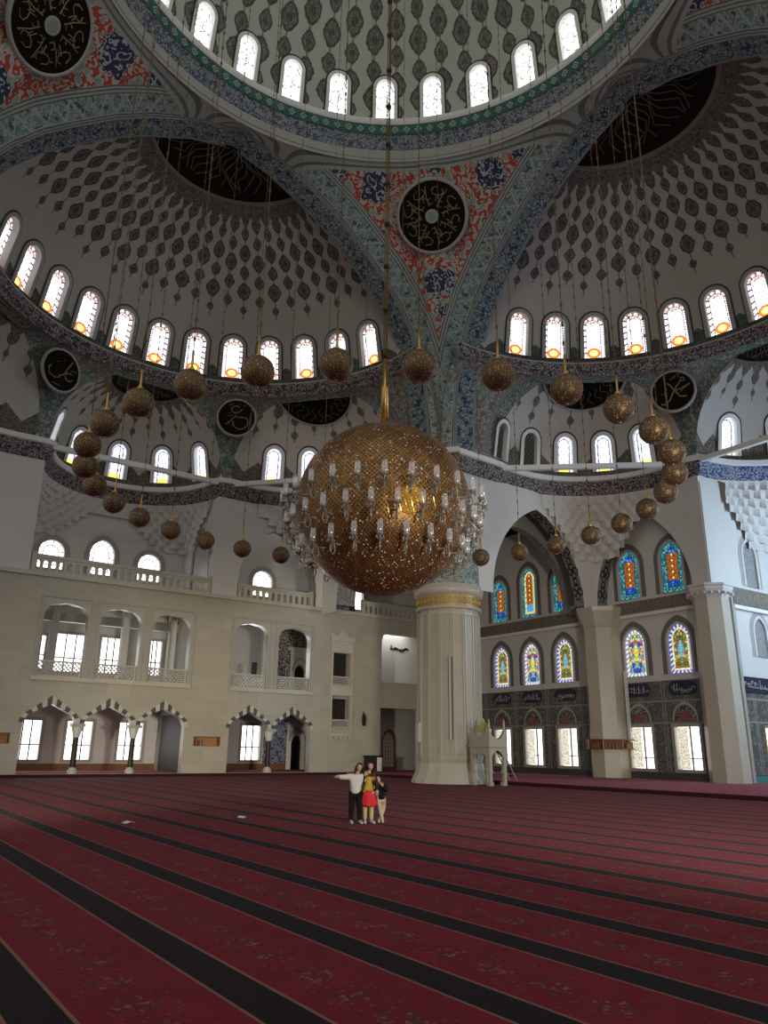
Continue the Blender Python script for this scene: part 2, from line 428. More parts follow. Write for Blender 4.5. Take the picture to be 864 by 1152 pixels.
class MB:
    """collects shapes that become one mesh"""
    def __init__(s): s.v = []; s.f = []; s.uv = []; s.mi = []; s.sm = []; s.uv2 = []
    def add(s, vs, fs, uvs=None, mi=0, sm=False, uv2=None):
        o = len(s.v); s.v += [tuple(p) for p in vs]
        s.uv += list(uvs) if uvs is not None else [(p[0]+p[1], p[2]) for p in vs]
        s.uv2 += list(uv2) if uv2 is not None else [(0, 0)]*len(vs)
        for f in fs: s.f.append(tuple(i+o for i in f)); s.mi.append(mi); s.sm.append(sm)
    def box(s, x0, x1, y0, y1, z0, z1, mi=0):
        v = [(x, y, z) for x in (x0, x1) for y in (y0, y1) for z in (z0, z1)]
        s.add(v, [(0, 1, 3, 2), (4, 6, 7, 5), (0, 4, 5, 1), (2, 3, 7, 6), (0, 2, 6, 4), (1, 5, 7, 3)], mi=mi)
    def grid(s, fn, us, vs, uvf=None, mi=0, sm=True, close=False):
        nu, nv = len(us), len(vs); P = []; U = []
        for a in us:
            for b in vs:
                P.append(fn(a, b)); U.append(uvf(a, b) if uvf else (a, b))
        F = []
        for i in range(nu-1 if not close else nu):
            for j in range(nv-1):
                k = (i+1) % nu
                F.append((i*nv+j, k*nv+j, k*nv+j+1, i*nv+j+1))
        s.add(P, F, U, mi, sm)
    def lathe(s, prof, c=(0, 0), n=32, sm=True, mi=0, a0=0, a1=2*pi, uvr=None):
        full = abs(a1-a0-2*pi) < 1e-6
        m = n if full else n+1
        P = []; U = []; L = 0
        run = [0.0]
        for i in range(1, len(prof)): run.append(run[-1]+hypot(prof[i][0]-prof[i-1][0], prof[i][1]-prof[i-1][1]))
        for i in range(m):
            a = a0+(a1-a0)*i/n
            for k, (r, z) in enumerate(prof):
                P.append((c[0]+r*cos(a), c[1]+r*sin(a), z)); U.append((a*(uvr or prof[0][0]), run[k]))
        F = []; K = len(prof)
        for i in range(n):
            j = (i+1) % m
            for k in range(K-1): F.append((i*K+k, j*K+k, j*K+k+1, i*K+k+1))
        s.add(P, F, U, mi, sm)
    def tube(s, pts, r, n=6, sm=True, mi=0, cap=True):
        pts = [Vector(p) for p in pts]; K = len(pts)
        rs = r if isinstance(r, (list, tuple)) else [r]*K
        P = []; ref = Vector((0, 0, 1))
        for i, p in enumerate(pts):
            t = (pts[min(i+1, K-1)]-pts[max(i-1, 0)])
            t = t.normalized() if t.length > 1e-9 else Vector((0, 0, 1))
            if abs(t.dot(ref)) > .95: ref = Vector((1, 0, 0)) if abs(t.x) < .9 else Vector((0, 1, 0))
            a = t.cross(ref).normalized(); b = t.cross(a)
            for k in range(n):
                q = 2*pi*k/n; P.append(p+(a*cos(q)+b*sin(q))*rs[i])
        F = [(i*n+k, i*n+(k+1) % n, (i+1)*n+(k+1) % n, (i+1)*n+k) for i in range(K-1) for k in range(n)]
        if cap: F += [tuple(range(n)), tuple(range((K-1)*n, K*n))]
        s.add(P, F, None, mi, sm)
    def ball(s, c, r, nu=12, nv=8, mi=0, sq=(1, 1, 1)):
        P = []; F = []
        for i in range(nu):
            for j in range(nv+1):
                a = 2*pi*i/nu; e = -pi/2+pi*j/nv
                P.append((c[0]+r*sq[0]*cos(e)*cos(a), c[1]+r*sq[1]*cos(e)*sin(a), c[2]+r*sq[2]*sin(e)))
        for i in range(nu):
            k = (i+1) % nu
            for j in range(nv): F.append((i*(nv+1)+j, k*(nv+1)+j, k*(nv+1)+j+1, i*(nv+1)+j+1))
        s.add(P, F, None, mi, True)
    def prism(s, loop, mp, d0, d1, mi=0, uv=None):
        """closed 2d loop extruded between depths d0 and d1 of a mapping"""
        k = len(loop)
        P = [mp(u, v, d0) for u, v in loop]+[mp(u, v, d1) for u, v in loop]
        U = [(u, v) for u, v in loop]*2
        F = [(i, (i+1) % k, (i+1) % k+k, i+k) for i in range(k)]
        F += [tuple(range(k)), tuple(range(2*k-1, k-1, -1))]
        s.add(P, F, U, mi)
    def build(s, name, mat=None, parent=None):
        me = bpy.data.meshes.new(name); me.from_pydata(s.v, [], s.f)
        n = len(s.f)
        me.polygons.foreach_set('material_index', s.mi); me.polygons.foreach_set('use_smooth', s.sm)
        li = np.empty(len(me.loops), dtype=np.int32); me.loops.foreach_get('vertex_index', li)
        a = np.array(s.uv, dtype=np.float32)[li]; me.uv_layers.new(name='UVMap').data.foreach_set('uv', a.ravel())
        if any(x != (0, 0) for x in s.uv2):
            b = np.array(s.uv2, dtype=np.float32)[li]; me.uv_layers.new(name='UV2').data.foreach_set('uv', b.ravel())
        me.update(); me.validate()
        return link(name, me, mat, parent)

def empty(name, loc=(0, 0, 0), rz=0):
    o = bpy.data.objects.new(name, None); o.location = loc; o.rotation_euler = (0, 0, rz); COL.objects.link(o); return o
def tag(o, label=None, cat=None, group=None, kind=None):
    if label: o['label'] = label
    if cat: o['category'] = cat
    if group: o['group'] = group
    if kind: o['kind'] = kind
    return o
def struct(o, label=None, cat=None): return tag(o, label, cat, None, 'structure')
TR = [0]
def trim(mb, mat, label, cat='trim'):
    TR[0] += 1
    return struct(mb.build('trim_%d' % TR[0], mat), label, cat)

def inpoly(x, y, P):
    c = False; j = len(P)-1
    for i in range(len(P)):
        xi, yi = P[i]; xj, yj = P[j]
        if (yi > y) != (yj > y) and x < (xj-xi)*(y-yi)/(yj-yi)+xi: c = not c
        j = i
    return c
def subdiv(loop, step):
    out = []
    for i, (a, b) in enumerate(zip(loop, loop[1:]+loop[:1])):
        n = max(1, int(math.ceil(hypot(b[0]-a[0], b[1]-a[1])/step)))
        for k in range(n): out.append((a[0]+(b[0]-a[0])*k/n, a[1]+(b[1]-a[1])*k/n))
    return out
def holed(mb, outline, holes, mp, step=None, depth=.4, uvf=None, sm=False, reveal_mi=None):
    if step: outline = subdiv(outline, step)
    loops = [outline]+holes; V = []; E = []
    for L in loops:
        o = len(V); V += [Vector(p) for p in L]; E += [(o+i, o+(i+1) % len(L)) for i in range(len(L))]
    us = [p[0] for p in outline]; vs = [p[1] for p in outline]
    bbs = [(min(p[0] for p in h), max(p[0] for p in h), min(p[1] for p in h), max(p[1] for p in h)) for h in holes]
    def inhole(x, y):
        return any(b[0] <= x <= b[1] and b[2] <= y <= b[3] and inpoly(x, y, h) for h, b in zip(holes, bbs))
    if step:
        a = min(us)+step*.5
        while a < max(us):
            b = min(vs)+step*.5
            while b < max(vs):
                if inpoly(a, b, outline) and not inhole(a, b): V.append(Vector((a+.01*random.random(), b+.01*random.random())))
                b += step
            a += step
    r = geometry.delaunay_2d_cdt(V, E, [], 0, 1e-5)
    vv, ff = r[0], r[2]; keep = []
    for f in ff:
        x = sum(vv[i][0] for i in f)/len(f); y = sum(vv[i][1] for i in f)/len(f)
        if inpoly(x, y, outline) and not inhole(x, y): keep.append(tuple(f))
    mb.add([mp(p[0], p[1], 0) for p in vv], keep, [uvf(*p) if uvf else (p[0], p[1]) for p in vv], 0, sm)
    if reveal_mi is not None:
        for h in holes:
            k = len(h)
            mb.add([mp(u, v, 0) for u, v in h]+[mp(u, v, depth) for u, v in h],
                   [(i, (i+1) % k, (i+1) % k+k, i+k) for i in range(k)], [(u+v, 0) for u, v in h]+[(u+v, depth) for u, v in h], reveal_mi)

def arch(uc, v0, vs, a, r, n=10):
    """arched loop: half width a, sill v0, spring vs, rise r"""
    right = []
    if r >= a*.98:
        R = (a*a+r*r)/(2*a); c = a-R; th = math.acos(max(-1, min(1, -c/R)))
        for i in range(n+1):
            t = th*i/n; right.append((c+R*cos(t), R*sin(t)))
        right[-1] = (0, r)
    else:                                  # four centred: tight haunch then straight to the point
        q = .42*a; t1 = radians(62)
        for i in range(n-2):
            t = t1*i/(n-3); right.append((a-q+q*cos(t), q*sin(t)))
        right.append((0, r))
    L = [(uc-a, v0), (uc+a, v0)]
    L += [(uc+x, vs+y) for x, y in right]
    L += [(uc-x, vs+y) for x, y in reversed(right[:-1])]
    return L
def rectl(u0, u1, v0, v1): return [(u0, v0), (u1, v0), (u1, v1), (u0, v1)]

WN = [0]
def shape(kind, uc, v0, w, h, ins=0.0):
    a = w/2-ins; v0 = v0+ins; hh = h-2*ins
    if kind == 'rect': return rectl(uc-a, uc+a, v0, v0+hh)
    rise = a if kind == 'round' else a*1.28
    return arch(uc, v0, v0+max(.02, hh-rise), a, rise, 8)
def window(mp, uc, v0, w, h, kind, pmat, fmat, frame=.28, out=.05, depth=.3, label=None, bars=None, rim=None, rimw=.1):
    """one window: stone surround, reveal, pane; uc,v0 = centre and sill of the glass"""
    WN[0] += 1
    inn = shape(kind, uc, v0, w, h); outl = shape(kind, uc, v0-frame*.0, w+2*frame, h+frame) if kind != 'rect' else shape('rect', uc, v0-frame, w+2*frame, h+2*frame)
    k = len(inn); mb = MB()
    # ring, outer edge, reveal
    def strip(A, da, B, db, mi=0):
        P = [mp(u, v, da) for u, v in A]+[mp(u, v, db) for u, v in B]
        mb.add(P, [(i, (i+1) % k, (i+1) % k+k, i+k) for i in range(k)], [(u, v) for u, v in A]+[(u, v) for u, v in B], mi)
    strip(outl, .03, outl, -out); strip(outl, -out, inn, -out); strip(inn, -out, inn, depth)
    if rim:   # thin painted outline round the surround
        o2 = shape(kind, uc, v0, w+2*frame+2*rimw, h+frame+rimw*1.2)
        strip(o2, -.015, outl, -.02, 1)
        fm = [fmat, rim]
    else: fm = [fmat]
    root = struct(mb.build('window_%d' % WN[0], fm), label, 'window')
    pb = MB(); rings = []
    m = min(w, h)*.5
    for q in (0, .12*m, .25*m, .4*m, .6*m, .8*m): rings.append((q, shape(kind, uc, v0, w, h, q)))
    V = []; U = []; U2 = []
    run = [0.0]
    for i in range(1, k): run.append(run[-1]+hypot(inn[i][0]-inn[i-1][0], inn[i][1]-inn[i-1][1]))
    for q, L in rings:
        V += [mp(u, v, depth*.85) for u, v in L]; U += [(u-uc, v-v0) for u, v in L]; U2 += [(q, run[i]) for i in range(k)]
    Fs = [(j*k+i, j*k+(i+1) % k, (j+1)*k+(i+1) % k, (j+1)*k+i) for j in range(len(rings)-1) for i in range(k)]
    Fs.append(tuple(range((len(rings)-1)*k, len(rings)*k)))
    pb.add(V, Fs, U, 0, False, U2)
    pb.build('pane', pmat, root)
    if bars:
        bb = MB(); nv, hs, bw = bars
        for i in range(1, nv):
            u = uc-w/2+w*i/nv; bb.prism(rectl(u-bw, u+bw, v0, v0+h), mp, depth*.55, depth*.8)
        for z in hs: bb.prism(rectl(uc-w/2, uc+w/2, v0+z-bw, v0+z+bw), mp, depth*.55, depth*.8)
        bb.build('glazing_bars', M['iron'], root)
    return root

# ================================================================== THE SETTING
def rightside(p, q, z): return (CX+p, CY+q, z)
def leftside(p, q, z): return (CX+q, CY+p, z)

# ---- floor, platform
mb = MB(); mb.box(-30, 48, -14, 54, FZ-.3, FZ); struct(mb.build('floor', M['carpet']), 'red carpet with dark stripes covering the prayer hall floor', 'carpeted floor')
mb = MB(); mb.box(29.3, 47.5, -8, 53, FZ, PZ); pf = trim(mb, M['carpet_plain'], 'raised red carpeted platform along the tiled right wall', 'platform')
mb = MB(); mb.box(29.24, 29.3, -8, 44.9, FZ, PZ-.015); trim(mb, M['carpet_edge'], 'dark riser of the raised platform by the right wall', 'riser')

# ---- main dome with its ring of windows
def mp_dome(u, v, d):
    a = u/12.75; e = v/12.5
    r = (12.75+d)*cos(e)
    return (CX+r*cos(a), CY+r*sin(a), 36.2+(12.3+d)*sin(e))
DW = [43.6+12.5*k for k in range(7, -6, -1)]
holes = [shape('round', radians(a)*12.75, .42, 1.05+.2, 2.65+.1) for a in DW]
mb = MB(); U = pi*12.75
holed(mb, [(-U, 0), (U, 0), (U, 19.2), (-U, 19.2)], holes, mp_dome, .9, uvf=lambda u, v: (degrees(u/12.75), v), sm=True)
dome = struct(mb.build('ceiling', M['dome']), 'main dome lined with chains of painted medallions', 'dome')
ordn = ['first', 'second', 'third', 'fourth', 'fifth', 'sixth', 'seventh', 'eighth', 'ninth', 'tenth', 'eleventh', 'twelfth', 'thirteenth', 'fourteenth']
for i, a in enumerate(DW):
    window(mp_dome, radians(a)*12.75, .42, 1.05, 2.6, 'round', M['p_dome'], M['white'], .2, .06, .35,
           'white arched window at the foot of the main dome, %s from the left' % ordn[i], rim=M['brown_and_shade'])
ring = (CX, CY)
def lathe_trim(prof, mat, label, c=ring, n=96, a0=0, a1=2*pi):
    mb = MB(); mb.lathe(prof, c, n, True, 0, a0, a1); return trim(mb, mat, label, 'cornice')
lathe_trim([(12.75, 36.25), (12.28, 36.22), (12.22, 36.0), (12.4, 35.88)], M['white'], 'pale ledge ringing the foot of the main dome')
lathe_trim([(12.4, 35.9), (12.55, 35.28)], M['greenband'], 'green lettered band around the foot of the main dome')
lathe_trim([(12.55, 35.28), (12.72, 35.22), (12.85, 34.62), (12.95, 34.58)], M['blueband'], 'blue and white painted band under the green ring')

# ---- great arches and pendentives (relative to the dome centre)
AP = [(13.3, 18.4), (13.25, 20.5), (13.05, 22.6), (12.55, 24.6), (11.9, 26.2), (11.0, 27.7), (9.8, 29.15), (8.4, 30.4), (6.7, 31.8), (4.9, 32.95), (2.5, 34.1), (0, 34.8)]
def arch_z(s):
    s = abs(s)
    for (s1, z1), (s0, z0) in zip(AP, AP[1:]):
        if s0 <= s <= s1: return z0+(z1-z0)*(s-s0)/(s1-s0) if s1 > s0 else z1
    return 18.4
def arch_pts():
    full = [(-s, z) for s, z in AP]+[(s, z) for s, z in reversed(AP[:-1])]
    out = []
    for (a, b), (c, d) in zip(full, full[1:]):
        n = max(1, int(hypot(c-a, d-b)/.6))
        for k in range(n): out.append((a+(c-a)*k/n, b+(d-b)*k/n))
    out.append(full[-1]); return out
AR = arch_pts()
def great_arch(fn, label):
    run = [0]
    for (a, b), (c, d) in zip(AR, AR[1:]): run.append(run[-1]+hypot(c-a, d-b))
    mb = MB(); P = []; Uv = []; K = 6
    def nrm(i):
        a = AR[max(0, i-1)]; b = AR[min(len(AR)-1, i+1)]; t = Vector((b[0]-a[0], b[1]-a[1])).normalized(); return (t.y, -t.x)
    for i, (s, z) in enumerate(AR):
        n = nrm(i); f = 1-.02*1
        # rim, soffit, rim
        for p, dd, w in ((14.3, 0, 0), (14.42, .05, .12), (14.42, .08, .12), (15.55, .30, 1.25), (15.7, .30, 1.4), (15.7, -1.6, 3.2)):
            P.append(fn(p, s+n[0]*dd, z+n[1]*dd)); Uv.append((run[i], w))
    F = []; m = len(AR)
    for i in range(m-1):
        for k in range(K-1): F.append((i*K+k, (i+1)*K+k, (i+1)*K+k+1, i*K+k+1))
    mb.add(P, F, Uv, 0, False)
    return trim(mb, M['soffit'], label, 'arch')
great_arch(rightside, 'great pointed arch with navy painted soffit before the right half dome')
great_arch(leftside, 'great pointed arch with navy painted soffit before the left half dome')

RS, ZS = 19.5, 19.55
def pend_low(ph):
    d1 = atan2(13.3, 14.3)
    if ph <= d1: s = 14.3*tan(ph); return (14.3, s, arch_z(s))
    if ph >= pi/2-d1: s = 14.3*tan(pi/2-ph); return (s, 14.3, arch_z(s))
    t = (ph-d1)/(pi/2-2*d1); return (14.3-t, 13.3+t, 18.4)
_t = np.concatenate([[0], np.cumsum([hypot(c-a, d-b) for (a, b), (c, d) in zip(AR, AR[1:])])]); _q = np.arange(0, _t[-1], .08)
_S = np.interp(_q, _t, [a for a, b in AR]); _Z = np.interp(_q, _t, [b for a, b in AR])
edgeA = np.stack([np.full_like(_S, 14.3), _S, _Z], 1); edgeB = np.stack([_S, np.full_like(_S, 14.3), _Z], 1)
runA = np.concatenate([[0], np.cumsum(np.linalg.norm(np.diff(edgeA, axis=0), axis=1))])
def pendentive(sx, sy, label):
    phs = sorted(set([radians(.5*i) for i in range(181)]+[atan2(13.3, 14.3), pi/2-atan2(13.3, 14.3)]))
    T = [i/40 for i in range(41)]; P = []; Uv = []
    for ph in phs:
        x, y, z = pend_low(ph); rl = hypot(x, y)
        al = acos(min(1, rl/RS)); at = acos(13.0/RS)
        off = z-(ZS+RS*sin(al))
        for t in T:
            a = al+(at-al)*t; r = RS*cos(a); zz = ZS+RS*sin(a)+off*(1-t)
            q = np.array((r*cos(ph), r*sin(ph), zz))
            dA = np.linalg.norm(edgeA-q, axis=1); dB = np.linalg.norm(edgeB-q, axis=1)
            if dA.min() < dB.min(): e, s = dA.min(), runA[dA.argmin()]
            else: e, s = dB.min(), runA[dB.argmin()]+.4
            P.append((CX+sx*q[0], CY+sy*q[1], q[2])); Uv.append((s, e))
    n = len(T); F = [(i*n+j, (i+1)*n+j, (i+1)*n+j+1, i*n+j+1) for i in range(len(phs)-1) for j in range(n-1)]
    mb = MB(); mb.add(P, F, Uv, 0, True)
    return trim(mb, M['pendentive'], label, 'pendentive')
pendentive(1, 1, 'red painted pendentive between the two great arches')
pendentive(-1, 1, 'red painted pendentive at the upper left corner')
pendentive(1, -1, 'red painted pendentive at the upper right corner')
lathe_trim([(12.95, 34.6), (13.05, 34.1), (13.1, 33.9)], M['plaster_grey'], 'grey moulding under the painted ring of the main dome')

# ---- half domes, spandrels, exedrae, cornices
P0 = 26.7; RM = 5.4
A_ = (18.0, 13.6); B_ = (26.6, 6.1); DC = (19.907, 7.107); RD = hypot(B_[0]-DC[0], B_[1]-DC[1])
aA = atan2(A_[1]-DC[1], A_[0]-DC[0]); aB = atan2(B_[1]-DC[1], B_[0]-DC[0]); aM = (aA+aB)/2; hA = (aA-aB)/2
mid = ((A_[0]+B_[0])/2, (A_[1]+B_[1])/2); hl = hypot(A_[0]-B_[0], A_[1]-B_[1])/2
def half_dome(fn, side, wins):
    def mp(u, v, d):
        a = u/12.0; e = v/11.0; r = (12+d)*cos(e)
        return fn(max(15.45, 14+r*cos(a)), r*sin(a), 24.6+(9.9+d)*sin(e))
    holes = [shape('round', radians(a)*12, .62, 1.45, 3.1) for a, _ in wins]
    mb = MB(); U = radians(93)*12
    holed(mb, [(-U, 0), (U, 0), (U, 17.2), (-U, 17.2)], holes, mp, .8, uvf=lambda u, v: (degrees(u/12), v), sm=True)
    struct(mb.build('ceiling', M['halfdome']), '%s half dome covered in dark painted medallions' % side, 'half dome')
    for a, lab in wins:
        window(mp, radians(a)*12, .62, 1.28, 3.0, 'round', M['p_half'], M['plaster_grey'], .24, .08, .4, lab, rim=M['brown_and_shade'])
    def arcband(prof, mat, lab):
        mb = MB(); P = []; Uv = []; n = 72; K = len(prof)
        for i in range(n+1):
            a = radians(-92+184*i/n)
            for k, (r, z) in enumerate(prof): P.append(fn(14+r*cos(a), r*sin(a), z)); Uv.append((a*12, sum(hypot(prof[j][0]-prof[j-1][0], prof[j][1]-prof[j-1][1]) for j in range(1, k+1))))
        mb.add(P, [(i*K+k, (i+1)*K+k, (i+1)*K+k+1, i*K+k+1) for i in range(n) for k in range(K-1)], Uv, 0, False)
        trim(mb, mat, lab, 'cornice')
    arcband([(12.05, 24.72), (11.62, 24.74), (11.6, 24.62)], M['plaster_grey'], 'pale sill under the windows of the %s half dome' % side)
    arcband([(11.6, 24.62), (11.82, 24.2), (11.95, 24.12), (12.02, 23.95)], M['cornice'], 'dark carved cornice under the %s half dome' % side)
def low(th):
    """lower edge of the spandrel in polar coordinates about the half dome centre"""
    s = abs(th); L = P0-14
    tM = atan2(RM, L); tB = atan2(B_[1], B_[0]-14); tA = atan2(A_[1], A_[0]-14)
    if s <= tM:
        q = L*tan(s); return (L/cos(s), 19+sqrt(max(0, RM*RM-q*q)))
    if s < tB:
        t = (s-tM)/(tB-tM); return ((1-t)*hypot(L, RM)+t*hypot(B_[0]-14, B_[1]), 18.5)
    if s <= tA:
        dx, dy = B_[0]-A_[0], B_[1]-A_[1]; ax, ay = A_[0]-14, A_[1]
        r = (ax*dy-ay*dx)/(cos(s)*dy-sin(s)*dx)
        x, y = r*cos(s)+14, r*sin(s); w = hypot(x-mid[0], y-mid[1])
        return (r, 19+sqrt(max(0, hl*hl-w*w)) if w < hl else 18.5)
    return (13.6/sin(s), 18.5)
def spandrel(fn, side):
    ths = [radians(-92+i*.75) for i in range(int(184/.75)+1)]
    tM = atan2(RM, P0-14); tB = atan2(B_[1], B_[0]-14); tA = atan2(A_[1], A_[0]-14)
    ths = sorted(set(ths+[sg*(t+e) for t in (tM, tB, tA) for sg in (1, -1) for e in (-.004, 0, .004)]))
    E = []
    for th in ths:
        r, z = low(th)
        if z > 18.6: E.append((14+r*cos(th), r*sin(th), z))
    E = np.array(E); T = [i/16 for i in range(17)]; P = []; Uv = []
    for th in ths:
        rb, zb = low(th); zt = 24.05; rtp = 12.0
        if zb > zt-.1: zb = zt-.1
        for t in T:
            r = rtp+(rb-rtp)*cos(t*pi/2); z = zb+(zt-zb)*sin(t*pi/2)
            q = (14+r*cos(th), r*sin(th), z)
            P.append(fn(*q)); Uv.append((th*13, float(np.linalg.norm(E-np.array(q), axis=1).min())))
    n = len(T); F = [(i*n+j, (i+1)*n+j, (i+1)*n+j+1, i*n+j+1) for i in range(len(ths)-1) for j in range(n-1)]
    mb = MB(); mb.add(P, F, Uv, 0, True); trim(mb, M['spandrel'], 'painted spandrels beneath the %s half dome' % side, 'spandrel')
def exedra(fn, c, R, am, ha, wins, lab):
    """small semi dome; ha=half angle of its opening"""
    dd = R*cos(ha)
    def mp(u, v, d):
        a = am+u/R; e = v/R; r = (R+d)*cos(e)
        return fn(c[0]+r*cos(a), c[1]+r*sin(a), 19+(R+d)*sin(e))
    U = ha*R; top = []
    for i in range(49):
        u = U*cos(pi*i/48)
        x = dd/(R*max(1e-6, cos(u/R)))
        top.append((u, R*(acos(min(1, x)) if ha < radians(89) else radians(88.5))))
    top[0] = (U, max(.05, top[0][1])); top[-1] = (-U, max(.05, top[-1][1]))
    holes = [shape('round', radians(a)*R-am*R, .05, 1.2, 2.55) for a, _, _ in wins]
    mb = MB(); holed(mb, [(-U, -.5), (U, -.5)]+top, holes, mp, .55, uvf=lambda u, v: (degrees(u/R), v), sm=True)
    struct(mb.build('ceiling', M['exedra']), lab, 'semi dome')
    for a, pm, wl in wins:
        window(mp, radians(a)*R-am*R, .05, 1.05, 2.4, 'round', pm, M['white'], .25, .06, .35, wl, rim=M['brown_and_shade'])
    return mp
def path_normals(path):
    out = []
    for i in range(len(path)):
        a = Vector(path[max(0, i-1)]); b = Vector(path[min(len(path)-1, i+1)]); t = (b-a).normalized(); out.append((t.y, -t.x))
    return out
def cornice(fn, path, mat, lab):
    nr = path_normals(path); run = [0]
    for a, b in zip(path, path[1:]): run.append(run[-1]+hypot(b[0]-a[0], b[1]-a[1]))
    for prof, m, l in (([(-.05, 17.42), (.10, 17.46), (.16, 17.6), (.36, 18.12), (.38, 18.26)], mat, 'dark patterned'), ([(.38, 18.26), (.5, 18.3), (.5, 18.6), (-.6, 18.62)], M['white'], 'pale upper lip of the')):
        K = len(prof); P = []; Uv = []
        for (p, q), n, r in zip(path, nr, run):
            for o, z in prof: P.append(fn(p+n[0]*o, q+n[1]*o, z)); Uv.append((r, z*1.2))
        mb = MB(); mb.add(P, [(i*K+k, (i+1)*K+k, (i+1)*K+k+1, i*K+k+1) for i in range(len(path)-1) for k in range(K-1)], Uv)
        trim(mb, m, l+' cornice '+lab, 'cornice')
def arcp(c, R, a0, a1, n): return [(c[0]+R*cos(a0+(a1-a0)*i/n), c[1]+R*sin(a0+(a1-a0)*i/n)) for i in range(n+1)]
def muqarnas(fn, c, R, a0, a1, Lf, lab, ztop=17.45, tiers=8, dz=.47, cells=21, thr=.04):
    mb = MB(); n = cells*8
    for k in range(tiers):
        w0, w1 = k/tiers, (k+1)/tiers; z1 = ztop-k*dz; z0 = z1-dz
        rows = []; gaps = [max(0, Lf(a0+(a1-a0)*i/n)-R) for i in range(n+1)]; ok = [g > max(thr, max(gaps)*.62*max(0, k-1)/tiers) for g in gaps]
        for w, z, sc in ((w0, z1, 0), (w0, z0+.12, .16), (w0, z0, .2), (w1, z0-.02, .0)):
            row = []
            for i in range(n+1):
                a = a0+(a1-a0)*i/n; rl = Lf(a)
                gap = max(0, rl-R); r = R+gap*w
                ph = (i % 8)/8.0
                if k % 2: ph = (ph+.5) % 1
                amp = min(1, gap/1.2)
                r += sc*amp*(1-abs(2*ph-1)*1.0)*1.6-.02
                row.append(fn(c[0]+r*cos(a), c[1]+r*sin(a), z-(0 if sc == 0 else .16*amp*abs(2*ph-1))))
            rows.append(row)
        V = [p for row in rows for p in row]; m = n+1
        mb.add(V, [(j*m+i, j*m+i+1, (j+1)*m+i+1, (j+1)*m+i) for j in range(3) for i in range(n) if ok[i] and ok[i+1]])
    trim(mb, M['plaster'], lab, 'muqarnas')

# right side
dR = 11.85
winsR = [(dR*k-.3, 'arched window with ember coloured foot in the right half dome, %s from the left' % ordn[6-k]) for k in range(-1, 7)]
half_dome(rightside, 'right', winsR)
winsL = [(-dR*k+.3, 'arched window with ember coloured foot in the left half dome, %s from the left' % ordn[5-k]) for k in range(5, -7, -1)]
half_dome(leftside, 'left', winsL)
spandrel(rightside, 'right'); spandrel(leftside, 'left')
exedra(rightside, DC, RD, aM, hA, [(15.3, M['p_exed'], 'bright window nearest the pier in the corner semi dome right of the column'), (36.6, M['p_exed'], 'bright window second from the pier in the corner semi dome right of the column'),
       (58.2, M['p_exed'], 'bright window in the middle of the corner semi dome right of the column'), (80, M['p_dim'], 'unlit window second from the column in the right corner semi dome'), (102.5, M['p_dim'], 'unlit window nearest the column in the right corner semi dome')],
       'corner semi dome right of the big column')
exedra(leftside, DC, RD, aM, hA, [(a, M['p_exed'], 'white arched window %s the corner semi dome behind the chandelier' % w) for a, w in ((16.6, 'at the left of'), (38, 'in the middle of'), (59, 'at the right of'))], 'corner semi dome behind the big chandelier')
exedra(rightside, (P0, 0), RM, 0, pi/2, [(a, M['p_exed'], 'white arched window in the semi dome at the right edge%s' % w) for a, w in ((63, ', beside the pier'), (30, ', further in'))], 'semi dome at the right edge of the view')
exedra(leftside, (P0, 0), RM, 0, pi/2, [(a, M['p_exed'], 'white arched window in the left middle semi dome, %s from the left' % w) for a, w in ((-69, 'first'), (-35, 'second'), (0, 'third'), (33, 'fourth'), (66, 'fifth'))], 'middle semi dome over the left gallery')
fl = lambda p, q, z: leftside(p, -q, z)
exedra(fl, DC, RD, aM, hA, [], 'corner semi dome at the left edge of the view')
ARC_D = arcp(DC, RD-.02, aA, aB, 40)
pathD = [(13.0, 14.6), (14.55, 13.35), (17.9, 13.55)]+ARC_D[1:-1]+[(26.62, 6.0), (26.66, 5.5)]
ARC_M = arcp((P0, 0), RM-.02, pi/2, -pi/2, 40)
pathM = pathD+ARC_M[1:]+[(26.64, -5.5)]
cornice(rightside, pathD, M['cornice'], 'above the right arches')
cornice(rightside, [(26.62, 5.9)]+ARC_M+[(26.62, -5.9)], M['corniceblue'], 'of the right edge niche')
fl2 = leftside
def mirror_path(pts): return pts
def cornice_left():
    # the left side is a mirror image: offsets point the other way
    P = pathM+[(p, -q) for p, q in reversed(pathD)]
    cornice(leftside, P, M['cornice'], 'above the left gallery')
cornice_left()
def LfD(a):
    ca, sa = cos(a), sin(a); r = 99
    if sa > 1e-6: r = min(r, (13.62-DC[1])/sa)
    if ca > 1e-6: r = min(r, (26.62-DC[0])/ca)
    return max(RD, r)
def LfM(depth):
    def f(a):
        ca, sa = cos(a), abs(sin(a)); r = 99
        if sa > 1e-6: r = min(r, (RM+.02)/sa)
        if ca > 1e-6: r = min(r, depth/ca)
        return max(RM, r)
    return f
muqarnas(rightside, DC, RD, aA, aB, LfD, 'white stalactite corner vault between the two right arches')
muqarnas(leftside, DC, RD, aA, aB, LfD, 'white stalactite corner vault behind the chandelier')
muqarnas(rightside, (P0, 0), RM, pi/2, -pi/2, LfM(6.9), 'white stalactite vault of the niche at the right edge', thr=.4, cells=26)
muqarnas(leftside, (P0, 0), RM, pi/2, -pi/2, LfM(5.6), 'white stalactite vault of the left upper niche', dz=.36, cells=26, thr=.13)

